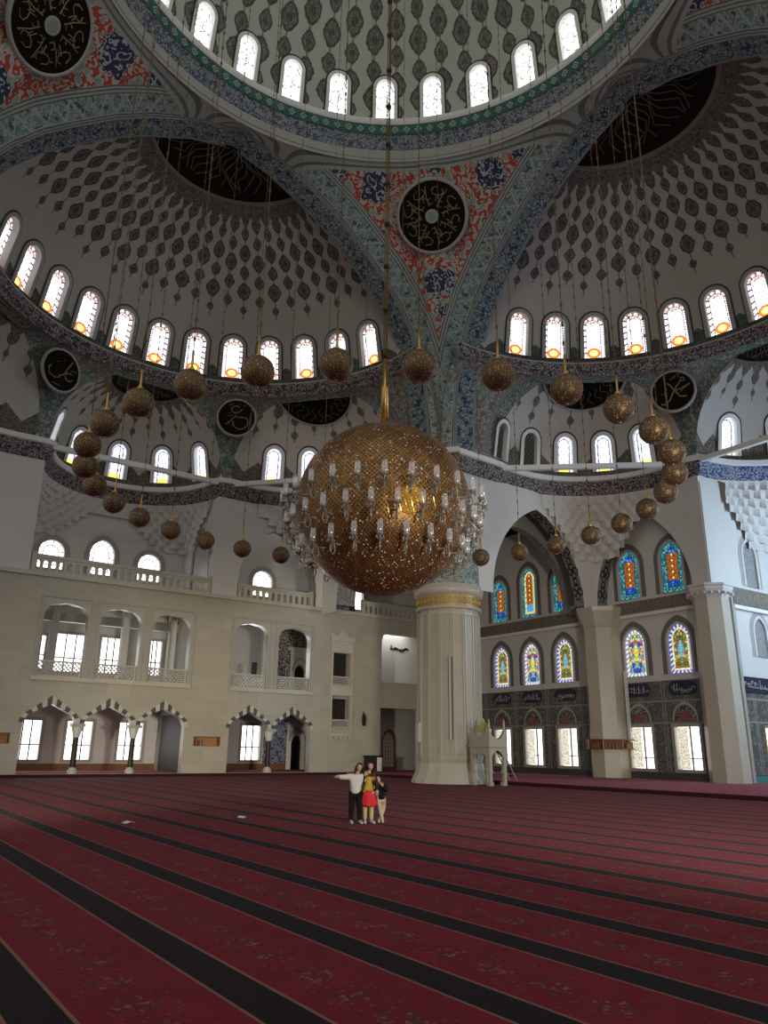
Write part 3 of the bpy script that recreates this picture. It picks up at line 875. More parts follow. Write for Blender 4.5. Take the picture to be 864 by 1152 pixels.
# ---- right (tiled) wall
XW = 40.8
def mp_q(u, v, d): return (XW+d, u, v)
BY1 = [42.5, 39.42, 36.32]; BY2 = [30.5, 27.32]
upper = [(y, 10.98, 1.5, 3.15, 'A') for y in BY1+BY2]; upper[1] = (39.42, 10.98, 1.45, 3.65, 'Y')
lower_ = [(y, 6.12, 1.52, 2.92, 'C' if i in (0, 2, 4) else 'B') for i, y in enumerate(BY1+BY2)]
rects = [(y, .70, 1.62, 2.36) for y in BY1+BY2]
place = ['left bay, leftmost', 'left bay, middle', 'left bay, beside the half column', 'right bay, left', 'right bay, beside the pier']
holes = [shape('point', u, v, w+.2, h+.1) for u, v, w, h, _ in upper+lower_]+[rectl(u-w/2-.1, u+w/2+.1, v-.1, v+h+.1) for u, v, w, h in rects]
mb = MB(); holed(mb, [(24.9, PZ), (51.2, PZ), (51.2, 17.5), (24.9, 17.5)], holes, mp_q, None)
struct(mb.build('wall_right', M['plaster']), 'white plastered right wall with stained glass windows', 'wall')
for i, (u, v, w, h, k) in enumerate(upper):
    window(mp_q, u, v, w, h, 'point', M['p_'+k], M['lilac'], .15, .05, .14, 'tall %s stained glass window, upper row, %s' % ('amber and yellow' if k == 'Y' else 'blue and amber', place[i]), rim=M['olive'], rimw=.32)
for i, (u, v, w, h, k) in enumerate(lower_):
    window(mp_q, u, v, w, h, 'point', M['p_'+k], M['lilac'], .15, .05, .14, '%s stained glass window, lower row, %s' % ('olive and turquoise' if k == 'C' else 'rose and blue', place[i]), rim=M['olive'], rimw=.32)
def mp_t(u, v, d): return (XW-.08+d, u, v)
mb = MB(); holed(mb, [(25.0, PZ), (46.5, PZ), (46.5, 5.74), (25.0, 5.74)], [rectl(u-w/2-.1, u+w/2+.1, v-.1, v+h+.1) for u, v, w, h in rects], mp_t, None)
trim(mb, M['tile'], 'grey green tiled dado along the right wall', 'tiled dado')
for i, (u, v, w, h) in enumerate(rects):
    r = window(mp_t, u, v, w, h, 'rect', M['p_clear'], M['greymarble'], .18, .06, .45, 'bright rectangular window in the tiled dado, %s' % place[i], bars=(2, (.62,), .03))
    mb = MB(); mb.prism(rectl(u+.08, u+w/2-.12, v+.02, v+h-.02), mp_t, .12, .16); mb.build('patterned_shutter', M['shutter'], r)
mb = MB()
for y0, y1 in ((25.3, 31.6), (33.4, 46.5)): mb.box(XW-.35, XW+.05, y0, y1, 9.98, 10.72)
trim(mb, M['sillband'], 'brown carved stone band between the rows of stained glass', 'stone band')
mb = MB()
for y0, y1 in ((25.3, 31.6), (33.4, 46.5)): mb.box(XW-.28, XW+.05, y0, y1, 9.76, 9.975)
trim(mb, M['white'], 'thin white ledge under the brown carved stone band', 'ledge')
# calligraphy cartouches and arched lunettes of the dado
def squig(mb, u0, u1, v0, v1, mp, d, r, seed, nst=7):
    rnd = random.Random(seed); W = u1-u0; H = v1-v0
    for k in range(nst):
        x = u0+W*(k+.5)/nst; pts = []
        y = v0+H*rnd.uniform(.25, .6); kind = rnd.randrange(3)
        if kind == 0:
            for i in range(9): a = pi+pi*i/8; pts.append((x+.16*W/nst*4*cos(a)*.8, y+H*.28*sin(a)))
        elif kind == 1:
            pts = [(x+.02, v0+H*.15), (x+.01, v0+H*.45), (x, v0+H*.9)]
        else:
            for i in range(11): a = 2*pi*i/10; pts.append((x+.1*W/nst*3*cos(a)-.02*i, y+H*.16*sin(a)+.012*i))
        mb.tube([mp(px, py, d) for px, py in pts], r, 4, False)
    mb.tube([mp(u0+W*.08, v0+H*.32, d), mp(u0+W*.4, v0+H*.24, d), mp(u0+W*.93, v0+H*.38, d)], r, 4, False)
for i, u in enumerate(BY1+BY2):
    loop = []
    for k in range(17):
        a = -pi/2+pi*k/16; loop.append((u+.58+.36*cos(a), 5.26+.40*sin(a)))
    for k in range(17):
        a = pi/2+pi*k/16; loop.append((u-.58+.36*cos(a), 5.26+.40*sin(a)))
    mb = MB(); mb.prism(loop, mp_t, -.05, .03)
    c = mb.build('calligraphy_cartouche', M['navy']); tag(c, 'navy tile cartouche with pale script in the dado, %s' % place[i], 'tile panel', 'script cartouches of the tiled dado')
    mb = MB(); squig(mb, u-.78, u+.78, 4.95, 5.6, mp_t, -.055, .022, 40+i, 9); mb.build('script', M['script'], c)
    lp = arch(u, 3.36, 3.5, .84, 1.0, 8); inn = arch(u, 3.36, 3.46, .74, .86, 8)
    mb = MB(); mb.prism(lp, mp_t, -.04, .03)
    c = mb.build('lunette_panel', M['greymarble']); tag(c, 'arched dark tile lunette over the dado window, %s' % place[i], 'tile panel', 'arched lunettes of the tiled dado')
    mb = MB(); mb.prism(inn, mp_t, -.06, -.03); mb.build('tile_field', M['lunette'], c)
    mb = MB(); mb.prism(arch(u, 3.40, 3.5, .36, .42, 6), mp_t, -.075, -.05); mb.build('red_tile_motif', M['lunette_red'], c)

# arch walls in front
def arch_wall(mp, u0, u1, uc, a, zs, r, depth, lab, z0=10.45, mat='plaster', intr='intrados'):
    hole = arch(uc, z0-1, zs, a, r, 16); mb = MB()
    holed(mb, [(u0, z0), (u1, z0), (u1, 17.5), (u0, 17.5)], [hole], mp, None, depth)
    o = struct(mb.build('wall_right_arch' if 'right' in lab else 'wall_left_arch', M[mat]), lab, 'wall')
    k = hole[2:]; P = [mp(u, v, 0) for u, v in k]+[mp(u, v, depth) for u, v in k]; run = [0]
    for p_, q_ in zip(k, k[1:]): run.append(run[-1]+hypot(q_[0]-p_[0], q_[1]-p_[1]))
    mb = MB(); m = len(k); mb.add(P, [(i, i+1, i+1+m, i+m) for i in range(m-1)], [(x, 0) for x in run]+[(x, depth) for x in run], 0, True)
    trim(mb, M[intr], 'painted underside of the '+lab, 'arch soffit')
    for s_ in (0, 1):   # black knot ornaments on the soffit
        for f in (.12, .26, .40):
            pass
    return hole
arch_wall(lambda u, v, d: (u, 32.4+d, v), 28.4, 39.9, 34.6, 3.95, 10.6, 5.7, .8, 'right arch between the big column and the half column')
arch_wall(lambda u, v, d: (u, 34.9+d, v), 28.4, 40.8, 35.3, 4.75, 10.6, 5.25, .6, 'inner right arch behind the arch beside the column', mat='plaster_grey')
arch_wall(lambda u, v, d: (39.8+d, u, v), 24.3, 32.5, 28.85, 3.5, 10.6, 5.75, 1.0, 'right arch over the two stained glass pairs')
# knots painted on the soffits of the right arches
def knots(lab, pts):
    mb = MB()
    for (c, ux, vx) in pts:
        c = Vector(c); ux = Vector(ux); vx = Vector(vx)
        for sx, sy in ((0, .3), (0, -.3), (.24, 0), (-.24, 0), (0, .66), (0, -.66)):
            o = c+ux*sx+vx*sy
            mb.tube([o+ux*.17*cos(2*pi*i/12)+vx*.22*sin(2*pi*i/12) for i in range(13)], .042, 4, False)
    trim(mb, M['dark'], lab, 'painted ornament')
kp = []
for a, r_, zs, uc, side in ((3.95, 5.7, 10.6, 34.6, 1),):
    L = arch(uc, 9, zs, a, r_, 16); run = L[2:2+17]
    for i in (2, 5, 8, 11, 14):
        p1, p2 = Vector((run[i][0], 0, run[i][1])), Vector((run[i+1][0], 0, run[i+1][1])); t = (p2-p1).normalized(); nn = Vector((t.z, 0, -t.x))
        kp.append(((p1.x-abs(nn.x)*.02, 32.8, p1.z-.01), (0, 1, 0), t))
knots('black knot ornaments on the soffit of the arch beside the column', kp)
kp = []
L = arch(28.85, 9, 10.6, 3.5, 5.75, 16); run = L[2:2+17]
for i in (2, 5, 8, 11):
    p1, p2 = Vector((0, run[i][0], run[i][1])), Vector((0, run[i+1][0], run[i+1][1])); t = (p2-p1).normalized()
    kp.append(((40.28, p1.y-.02, p1.z-.01), (1, 0, 0), t))
knots('black knot ornaments on the soffit of the right arch', kp)
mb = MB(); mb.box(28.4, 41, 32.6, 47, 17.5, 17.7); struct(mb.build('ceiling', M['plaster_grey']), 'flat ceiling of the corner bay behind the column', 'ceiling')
# half column, pier pilaster
def octagon(c, prof, rot=pi/8, n=8): 
    mb = MB(); P = []; K = len(prof); Uv = []
    for i in range(n):
        for r, z in prof: a = rot+2*pi*i/n; P.append((c[0]+r*cos(a), c[1]+r*sin(a), z)); Uv.append((i*1.0, z))
    F = [(i*K+k, ((i+1) % n)*K+k, ((i+1) % n)*K+k+1, i*K+k+1) for i in range(n) for k in range(K-1)]
    F += [tuple(i*K for i in range(n)), tuple(i*K+K-1 for i in range(n))]
    mb.add(P, F, Uv); return mb
hc = octagon((40.25, 32.55), [(1.2, PZ), (1.2, 9.2), (1.3, 9.4), (1.62, 10.25), (1.66, 10.5)]).build('half_column', M['marble_smooth'])
tag(hc, 'pale octagonal half column between the two arches of the right wall', 'column')
pc = octagon((40.05, 24.55), [(1.06, PZ), (1.0, 10.0), (1.04, 10.2)]).build('corner_pilaster', M['marble_smooth'])
tag(pc, 'pale octagonal pilaster on the pier corner beside the blue lit niche', 'pilaster')
mb = octagon((40.05, 24.55), [(1.02, 10.0), (1.28, 10.45), (1.28, 10.6), (1.36, 10.62), (1.36, 10.75)]); cp = mb.build('capital', M['plaster'], pc)
for i in range(20):
    a = 2*pi*i/20; mb = MB(); mb.ball((40.05+1.2*cos(a), 24.55+1.2*sin(a), 10.22), .10, 6, 5); mb.build('stalactite_pendant', M['plaster'], cp)

# ---- blue lit niche wall at the right edge
YN = 24.2
def mp_n(u, v, d): return (u, YN+d, v)
nw = [(44.15, 11.15, 1.35, 2.85), (44.3, 7.0, 1.25, 2.3)]
holes = [shape('point', u, v, w+.2, h+.1) for u, v, w, h in nw]+[rectl(43.3, 45.5, .45, 3.1)]
mb = MB(); holed(mb, [(39.8, PZ), (47.2, PZ), (47.2, 17.5), (39.8, 17.5)], holes, mp_n, None)
struct(mb.build('wall_right_niche', M['plaster']), 'white side wall of the daylit niche at the right edge', 'wall')
mb = MB(); mb.box(46.9, 47.2, 12.5, 24.2, PZ, 17.5); struct(mb.build('wall_right_niche_back', M['plaster']), 'back wall of the niche beyond the right edge', 'wall')
mb = MB(); mb.box(41, 47, 24.5, 25.0, PZ, 17.5); struct(mb.build('wall_right_pier', M['plaster']), 'pier wall behind the corner pilaster', 'wall')
for (u, v, w, h), l in zip(nw, ('upper', 'lower')):
    window(mp_n, u, v, w, h, 'point', M['p_faint'], M['plaster'], .18, .05, .1, 'pale unlit %s stained window in the blue lit niche wall' % l, rim=M['plaster_grey'], rimw=.28)
window(mp_n, 44.4, .55, 2.0, 2.45, 'rect', M['p_clear'], M['goldpaint'], .15, .08, .3, 'gold framed window low in the blue lit niche wall', bars=(2, (), .04))
mb = MB(); mb.box(41.35, 46.9, YN-.3, YN+.05, 9.85, 10.85); trim(mb, M['sillband'], 'carved stone band across the blue lit niche wall', 'stone band')
mb = MB(); mb.box(41.5, 46.9, YN-.25, YN+.05, 9.62, 9.84); trim(mb, M['white'], 'white ledge under the carved band of the niche wall', 'ledge')
mb = MB(); mb.box(41.15, 41.42, YN-.3, YN+.05, PZ, 10.85); trim(mb, M['greymarble'], 'narrow stone strip between the pilaster and the niche wall', 'stone strip')
mb = MB(); mb.box(41.5, 46.9, YN-.14, YN-.005, 4.9, 5.78); fz = mb.build('calligraphy_frieze', M['navy']); tag(fz, 'deep blue tile frieze with white script in the niche at the right edge', 'tile panel')
mb = MB(); squig(mb, 41.7, 46.6, 5.0, 5.7, mp_n, -.15, .035, 5, 14); mb.build('script', M['script'], fz)
mb = MB(); holed(mb, [(41.45, .45), (46.9, .45), (46.9, 4.9), (41.45, 4.9)], [rectl(43.3, 45.5, .45, 3.1)], lambda u, v, d: (u, YN-.06+d, v), None); trim(mb, M['tile'], 'tiled dado of the blue lit niche', 'tiled dado')
mb = MB(); mb.box(41.45, 46.9, YN-.2, YN+.02, PZ, .45); trim(mb, M['teal'], 'teal skirting of the blue lit niche', 'skirting')

# ---- left gallery wall
YG = 45.5; KG = YG/45.8
def gx(x): return x*KG
def gz(z): return 1.65+(z-1.65)*KG
def mp_g(u, v, d): return (u, YG+d, v)
GA = [10.05, 13.2, 16.35]; GB = [21.95, 25.05]
def arcade(cs, a, x0, x1):
    L = [(gx(x0), PZ), (gx(x1), PZ), (gx(x1), gz(2.75))]
    for c in reversed(cs):
        q = arch(gx(c), 0, gz(2.75), a, 1.0, 9)[2:]
        L += q if c != cs[-1] else q[1:]
    return L[:-1]+[(gx(x0), gz(2.75))]
arcs = [arcade(GA, 1.32, 8.69, 17.71), arcade(GB, 1.32, 20.59, 26.41)]
def shoulder(uc, v0, v1, a, r=.75):
    L = [(uc-a, v0), (uc+a, v0)]
    for i in range(9): t = pi/2*i/8; L.append((uc+a-r+r*cos(t), v1-.08-r*.95+r*.95*sin(t)))
    L.append((uc, v1))
    for i in range(9): t = pi/2*(1-i/8); L.append((uc-a+r-r*cos(t), v1-.08-r*.95+r*.95*sin(t)))
    return L
bal = [shoulder(gx(c), 5.2, gz(9.35), 1.2) for c in (10.2, 13.3, 16.4, 21.75, 24.95)]
tw = [rectl(gx(28.02), gx(29.38), gz(5.75), gz(7.96)), rectl(gx(28.04), gx(29.40), gz(2.92), gz(5.06))]
bay_up = [(gx(32.1), gz(5.5)), (gx(36.3), gz(5.5)), (gx(36.3), gz(9.7)), (gx(32.5), gz(9.7)), (gx(32.2), gz(9.5)), (gx(32.1), gz(9.1))]
bay_lo = rectl(gx(32.05), gx(36.3), PZ, gz(4.4))
sh = [rectl(gx(18.35), gx(20.05), gz(1.64), gz(2.2)), rectl(gx(6.5), gx(8.15), gz(1.64), gz(2.2))]
mb = MB(); holed(mb, [(-10, PZ-.16), (40.8, PZ-.16), (40.8, gz(10.95)), (-10, gz(10.95))], arcs+bal+tw+[bay_up, bay_lo]+sh, mp_g, None, .5, reveal_mi=1)
struct(mb.build('wall_left', [M['marble'], M['greymarble']]), 'cream marble gallery wall with arcades and balconies on the left', 'wall')
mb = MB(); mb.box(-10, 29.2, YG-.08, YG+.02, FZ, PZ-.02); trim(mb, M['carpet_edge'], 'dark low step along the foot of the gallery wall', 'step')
mb = MB(); mb.box(-10, 40.8, YG-.16, YG+.25, gz(10.72), gz(10.97)); trim(mb, M['marble_smooth'], 'projecting ledge above the gallery balconies', 'ledge')
# gallery rooms behind
YB = 51.2
def mp_b(u, v, d): return (u, YB+d, v)
gw = [(10.05, .76, 1.5, 2.25, 'ground floor window behind the first arch of the three arch arcade'), (13.05, .76, 1.5, 2.25, 'ground floor window behind the middle of the three arch arcade'), (16.25, .76, 1.5, 2.25, 'ground floor window behind the third arch of the three arch arcade'), (24.72, .76, 1.42, 2.3, 'ground floor window behind the left arch of the two arch arcade'),
      (10.0, 6.1, .7, 2.0, 'glaring balcony window at the far left of the gallery'), (11.9, 6.0, 1.8, 2.3, 'widest glaring window behind the first balcony'), (14.4, 6.05, 1.3, 2.25, 'glaring window behind the second balcony'), (17.3, 6.1, .85, 2.25, 'narrow glaring window behind the third balcony')]
nwn = [(9.95, 12.35, 1.55, 1.85, 'round'), (13.1, 12.35, 1.6, 2.35, 'point'), (16.3, 12.35, 1.55, 1.85, 'round'), (24.9, 12.35, 1.6, 1.9, 'round'), (33.2, 12.3, 1.5, 2.2, 'round')]
holes = [rectl(u-w/2-.1, u+w/2+.1, v-.1, v+h+.1) for u, v, w, h, _ in gw]+[shape(k, u, v, w+.2, h+.1) for u, v, w, h, k in nwn]
mb = MB(); holed(mb, [(-10, PZ), (40.8, PZ), (40.8, 17.5), (-10, 17.5)], holes, mp_b, None)
struct(mb.build('wall_left_back', M['plaster']), 'outer wall seen through the gallery arches', 'wall')
for u, v, w, h, l in gw: window(mp_b, u, v, w, h, 'rect', M['p_clear'], M['greymarble'], .18, .06, .3, l, bars=(3, (.85,), .035))
for (u, v, w, h, k), l in zip(nwn, ('round headed niche window above the gallery ledge at left', 'pointed niche window above the gallery ledge, tallest of the three', 'round headed niche window above the gallery ledge at right of the three', 'round headed window in the dark arch beside the chandelier', 'white window above the ledge beside the big column')):
    window(mp_b, u, v, w, h, k, M['p_gal'], M['plaster_grey'], .34, .08, .3, l)
mb = MB(); mb.box(-10, 40.8, YG+.3, YB, 4.85, 5.15); struct(mb.build('floor', M['greymarble']), 'upper gallery floor behind the balconies', 'floor')
mb = MB(); mb.box(-10, 40.8, YG+.2, YB, 10.55, gz(10.9)); struct(mb.build('floor', M['plaster']), 'floor of the top gallery behind the ledge', 'floor')
mb = MB(); mb.box(-10, 29.2, YG+.02, YB, FZ, PZ); struct(mb.build('floor', M['carpet_plain']), 'red carpet inside the ground floor arcade', 'floor')
mb = MB(); mb.box(8, 28, YB-.12, YB-.02, PZ, .52); trim(mb, M['wood'], 'brown wooden skirting along the back of the arcade', 'skirting')
mb = MB()
for x in (8.3, 17.95): mb.box(x-.4 if x < 9 else x, x if x < 9 else x+.4, YG+.5, YB, PZ, 10.6)
mb.box(19.8, 20.1, YG+.5, YB, PZ, 10.6); mb.box(29.6, 29.9, YG+1.6, YB, PZ, 10.6)
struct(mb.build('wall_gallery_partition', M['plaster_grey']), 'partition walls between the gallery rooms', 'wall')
mb = MB(); mb.box(17.90, 17.97, YG+.75, 50.3, PZ, 3.5); trim(mb, M['brown_and_shade'], 'dark panel painting the shade of the doorway in the side wall behind the third arch', 'doorway')  # flat dark sheet, the doorway's shade is put into its colour
# upper niche, piers and arches above the ledge
mb = MB()
for q in (-RM-.02, RM+.02):
    mb.box(CX+q-(.5 if q < 0 else 0), CX+q+(.5 if q > 0 else 0), YG+.02, YB, gz(10.95), 17.5)
struct(mb.build('wall_left_niche_sides', M['plaster']), 'white side walls of the upper left niche', 'wall')
mb = MB(); mb.box(CX-13.4, CX-RM-.02, YG, YG+.4, gz(10.97), 17.5); struct(mb.build('wall_left_pier', M['plaster']), 'white wall above the ledge at the far left', 'wall')
arch_wall(lambda u, v, d: (u, YG+.0+d, v), CX+RM+.02, CX+13.75, 23.3, 2.95, gz(11.9), 4.1, 1.0, 'left arch above the ledge beside the chandelier', z0=gz(10.97))
arch_wall(lambda u, v, d: (26.8+d, u, v), 34.6, 45.5, 40.0, 3.65, 10.9, 5.3, 1.5, 'left arch between the big column and the gallery', z0=10.45)
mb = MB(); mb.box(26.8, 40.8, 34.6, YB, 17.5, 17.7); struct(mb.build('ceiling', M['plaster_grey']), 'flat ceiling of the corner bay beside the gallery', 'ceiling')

# ================================================================== DETAILS OF THE BUILDING
# ---- big column and the pier above it
COLC = (27.95, 33.3)
big = empty('elephant_column', (COLC[0], COLC[1], FZ)); tag(big, 'massive cream marble column with gilded collar rising beside the pulpit', 'column')
def colpart(name, mb, mat, parent=None):
    o = mb.build(name, mat, parent or big); o.matrix_parent_inverse = (parent or big).matrix_world.inverted() if parent else Matrix.Translation((-COLC[0], -COLC[1], -FZ)); return o
mb = octagon(COLC, [(2.12, FZ), (2.08, .10), (1.98, .32), (1.84, .62), (1.78, .95)], pi/16, 16); colpart('base', mb, M['marble_smooth'])
mb = octagon(COLC, [(1.76, .9), (1.74, 9.1)], pi/16, 16); colpart('shaft', mb, M['marble'])
for i in range(16):   # sunk panels are framed by raised fillets on every face
    a = 2*pi*i/16+pi/8; mb = MB(); nx, ny = cos(a), sin(a); tx, ty = -ny, nx; r = 1.76*cos(pi/16)
    def bar(u0, u1, z0, z1):
        P = []
        for d in (-.02, .035):
            for u, z in ((u0, z0), (u1, z0), (u1, z1), (u0, z1)): P.append((COLC[0]+nx*(r+d)+tx*u, COLC[1]+ny*(r+d)+ty*u, z))
        mb.add(P, [(0, 1, 2, 3), (4, 5, 6, 7), (0, 1, 5, 4), (1, 2, 6, 5), (2, 3, 7, 6), (3, 0, 4, 7)], [(p[2], 0) for p in P])
    bar(-.31, -.25, 1.2, 8.8); bar(.25, .31, 1.2, 8.8); bar(-.25, .25, 8.74, 8.8); bar(-.25, .25, 1.2, 1.26)
    colpart('panel_fillet', mb, M['marble_smooth'])
mb = MB(); mb.lathe([(1.78, 9.05), (1.88, 9.1), (1.88, 9.2), (1.80, 9.22)], COLC, 32); colpart('lower_collar', mb, M['marble_smooth'])
mb = MB(); mb.lathe([(1.80, 9.2), (1.82, 9.85)], COLC, 32); cb = colpart('gilded_collar', mb, M['goldpaint'])
mb = MB()
for i in range(40):
    a = 2*pi*i/40; p = (COLC[0]+1.84*cos(a), COLC[1]+1.84*sin(a)); tx, ty = -sin(a), cos(a)
    mb.tube([(p[0]+tx*.09*cos(t), p[1]+ty*.09*cos(t), 9.52+.17*sin(t)) for t in [2*pi*k/8 for k in range(9)]], .018, 4, False, cap=False)
o = mb.build('collar_relief', M['gold'], cb)
mb = MB(); mb.lathe([(1.82, 9.85), (1.98, 9.95), (2.0, 10.25), (1.92, 10.32), (1.9, 10.45)], COLC, 32); colpart('upper_collar', mb, M['marble_smooth'])
mb = octagon(COLC, [(1.9, 10.4), (1.86, 12.6), (1.7, 13.0)], pi/8, 8); colpart('painted_drum', mb, M['tealdrum'])
mb = MB()
prof = [(13.1, 14.5), (13.25, 14.55), (14.5, 13.42), (14.6, 13.5), (16.2, 13.6), (16.2, 16.2), (13.6, 16.2), (13.6, 14.9)]
P = [(CX+p, CY+q, z) for z in (10.6, 17.55) for p, q in prof]; k = len(prof)
mb.add(P, [(i, (i+1) % k, (i+1) % k+k, i+k) for i in range(k)]+[tuple(range(k)), tuple(range(k, 2*k))], None)
struct(mb.build('wall_corner_pier', M['plaster']), 'white pier above the big column carrying the arches', 'wall')
# dark cable duct, junction box on the column
def face_box(name, px, az_off, z0, z1, w, dpt, mat, label, cat):
    a = az_off; nx, ny = cos(a), sin(a); tx, ty = -ny, nx; r = 1.78
    mb = MB(); P = []
    for d in (0, dpt):
        for u, z in ((-w/2, z0), (w/2, z0), (w/2, z1), (-w/2, z1)): P.append((COLC[0]+nx*(r+d)+tx*u, COLC[1]+ny*(r+d)+ty*u, z))
    mb.add(P, [(0, 1, 2, 3), (4, 5, 6, 7), (0, 1, 5, 4), (1, 2, 6, 5), (2, 3, 7, 6), (3, 0, 4, 7)])
    return tag(mb.build(name, mat), label, cat)
fa = atan2(-31.76, -26.7)
o = face_box('column_loudspeaker', 0, fa+.04, 2.1, 6.45, .20, .12, M['greymarble'], 'tall slim grey column loudspeaker mounted upright on the big column', 'loudspeaker')
mb = MB(); mb.box(0, .001, 0, .001, 0, .001)
o2 = face_box('speaker_grille', 0, fa+.075, 2.14, 6.42, .06, .135, M['brown_and_shade'], None, None); o2.parent = o
o = face_box('switch_cabinet', 0, fa-1.12, 2.0, 3.0, .30, .16, M['marble_smooth'], 'small pale cabinet fixed low on the left side of the big column', 'cabinet')

# ---- tie beams across the semi domes
def beam(fn, a, b, z, lab):
    d = Vector((b[0]-a[0], b[1]-a[1])); n = Vector((-d.y, d.x)).normalized()*.14; mb = MB()
    P = [fn(*(Vector(p)+s*n), zz) for zz in (z, z+.3) for p in (a, b) for s in (1, -1)]
    mb.add(P, [(0, 1, 3, 2), (4, 5, 7, 6), (0, 1, 5, 4), (2, 3, 7, 6), (0, 2, 6, 4), (1, 3, 7, 5)]); trim(mb, M['white'], lab, 'tie beam')
beam(leftside, (P0-.1, -RM), (P0-.1, RM), 18.16, 'white tie beam across the left middle semi dome')
beam(rightside, (P0-.1, -RM), (P0-.1, RM), 18.16, 'white tie beam across the semi dome at the right edge')
beam(rightside, A_, B_, 18.16, 'white tie beam across the corner semi dome right of the column')
beam(leftside, A_, B_, 18.16, 'white tie beam across the corner semi dome behind the chandelier')

# ---- roundels
def disc_frame(c, nrm):
    n = Vector(nrm).normalized(); u = Vector((0, 0, 1)).cross(n).normalized(); v = n.cross(u)
    return lambda x, y, d: tuple(Vector(c)+u*x+v*y+n*d)
def roundel(name, c, nrm, r, label, group, strokes, hub=False, rim=.14):
    f = disc_frame(c, nrm)
    mb = MB(); n = 48
    mb.prism([(r*cos(2*pi*i/n), r*sin(2*pi*i/n)) for i in range(n)], f, -.06, .05)
    root = tag(mb.build(name, M['ink']), label, 'roundel', group)
    mb = MB(); ro = r+rim
    P = []; F = []
    for i in range(n):
        a = 2*pi*i/n
        for rr, d in ((ro+.04, -.06), (ro, .09), (r+.02, .10), (r-.02, .04)): P.append(f(rr*cos(a), rr*sin(a), d))
    for i in range(n):
        for k in range(3): F.append((i*4+k, ((i+1) % n)*4+k, ((i+1) % n)*4+k+1, i*4+k+1))
    mb.add(P, F, None, 0, True); mb.build('rim', M['plaster_grey'], root)
    mb = MB()
    for pts, w in strokes: mb.tube([f(x*r, y*r, .065) for x, y in pts], w*r, 5, True)
    mb.build('calligraphy', plain('old_gilt_script', (.27, .20, .10), .55), root)
    if hub:
        mb = MB(); mb.prism([(r*.2*cos(2*pi*i/24), r*.2*sin(2*pi*i/24)) for i in range(24)], f, .05, .09); h = mb.build('hub', M['plaster_grey'], root)
        mb = MB(); mb.prism([(r*.14*cos(2*pi*i/24), r*.14*sin(2*pi*i/24)) for i in range(24)], f, .09, .11); mb.build('hub_boss', plain('pale_green_paint', (.22, .30, .26), .7), h)
    return root
def arcs(cx, cy, rx, ry, a0, a1, n=12): return [(cx+rx*cos(radians(a0+(a1-a0)*i/n)), cy+ry*sin(radians(a0+(a1-a0)*i/n))) for i in range(n+1)]
def radial_script(seed):
    rnd = random.Random(seed); S = []
    for k in range(8):
        a = 2*pi*k/8+.2; 
        def pol(r, t): return (r*cos(a+t), r*sin(a+t))
        S.append(([pol(.30, 0), pol(.55, .04), pol(.86, -.02)], .014))
        S.append(([pol(.50+.16*sin(t*.9), .14+.12*t/3) for t in range(5)], .014))
        S.append(([pol(.72+.12*cos(t*.8), .30+.26*sin(t*.8)) for t in range(8)], .013))
        S.append(([pol(.42+.08*cos(t*.8), -.18+.2*sin(t*.8)) for t in range(6)], .012))
        q = pol(rnd.uniform(.55, .85), rnd.uniform(-.3, .3)); S.append(([q, (q[0]+.05, q[1]+.03)], .02))
    return S
ball = Vector((CX, CY, ZS))
for sx, lab in ((1, 'large dark roundel of gilded script on the red pendentive between the great arches'), (-1, 'large dark roundel of gilded script on the red pendentive in the upper left corner')):
    p = Vector((CX+sx*10.75, CY+10.75, 31.72)); n = ball-p
    d = n.normalized(); roundel('calligraphy_roundel', ball-d*(RS-.32), n, 1.95, lab, 'roundels on the red pendentives', radial_script(3), True, .14)
# single-word roundels under the half domes, drawn as pen strokes
OMAR = [(arcs(-.05, .46, .26, .20, 40, 280), .032), ([(-.12, .24), (.10, .32), (.30, .50)], .03), ([(-.60, -.42), (-.45, -.36), (-.22, -.08), (-.02, .12)], .034), ([(-.02, .02), (.30, .04), (.52, .0), (.62, -.12)], .03), (arcs(.22, -.26, .40, .40, 20, -190, 16), .03), ([(.74, .30), (.72, -.30), (.68, -.68)], .022), ([(-.46, .68), (-.20, .78)], .02), ([(.10, .78), (.14, .80)], .03), ([(.36, .62), (.46, .78)], .022), ([(-.24, -.46), (-.2, -.48)], .03), ([(-.55, .05), (-.2, .12)], .014), ([(-.5, .2), (-.3, .25)], .014)]
MUHAM = [([(-.62, -.62), (-.44, -.66), (-.20, -.48), (.0, -.08), (.42, .50)], .04), (arcs(.50, .52, .10, .10, 200, 540), .03), ([(-.24, .44), (-.08, .26), (.10, -.02), (.30, -.34), (.62, -.40)], .04), ([(.05, -.02), (.40, .06), (.84, .24)], .03), ([(.84, .24), (.52, .06), (.34, -.12)], .026), ([(-.1, .60), (.42, .92)], .018), ([(.30, .66), (.44, .94)], .018), ([(.08, .62), (.16, .7)], .03), ([(-.6, -.1), (-.3, -.04)], .014)]
ALI = [([(.50, .66), (.36, .34), (.16, -.12)], .034), (arcs(.46, -.16, .22, .2, 60, 300), .034), ([(.36, -.36), (.62, -.30), (.70, -.2)], .026), ([(.18, -.1), (-.05, -.28), (-.12, -.2), (-.05, -.36), (-.30, -.48), (-.62, -.40), (-.72, -.12), (-.60, .06)], .036), ([(-.36, -.76), (.10, -.76)], .022), ([(.48, .2), (.84, .24)], .02), ([(-.4, .3), (-.2, .4)], .014), ([(.0, .6), (.1, .5)], .014)]
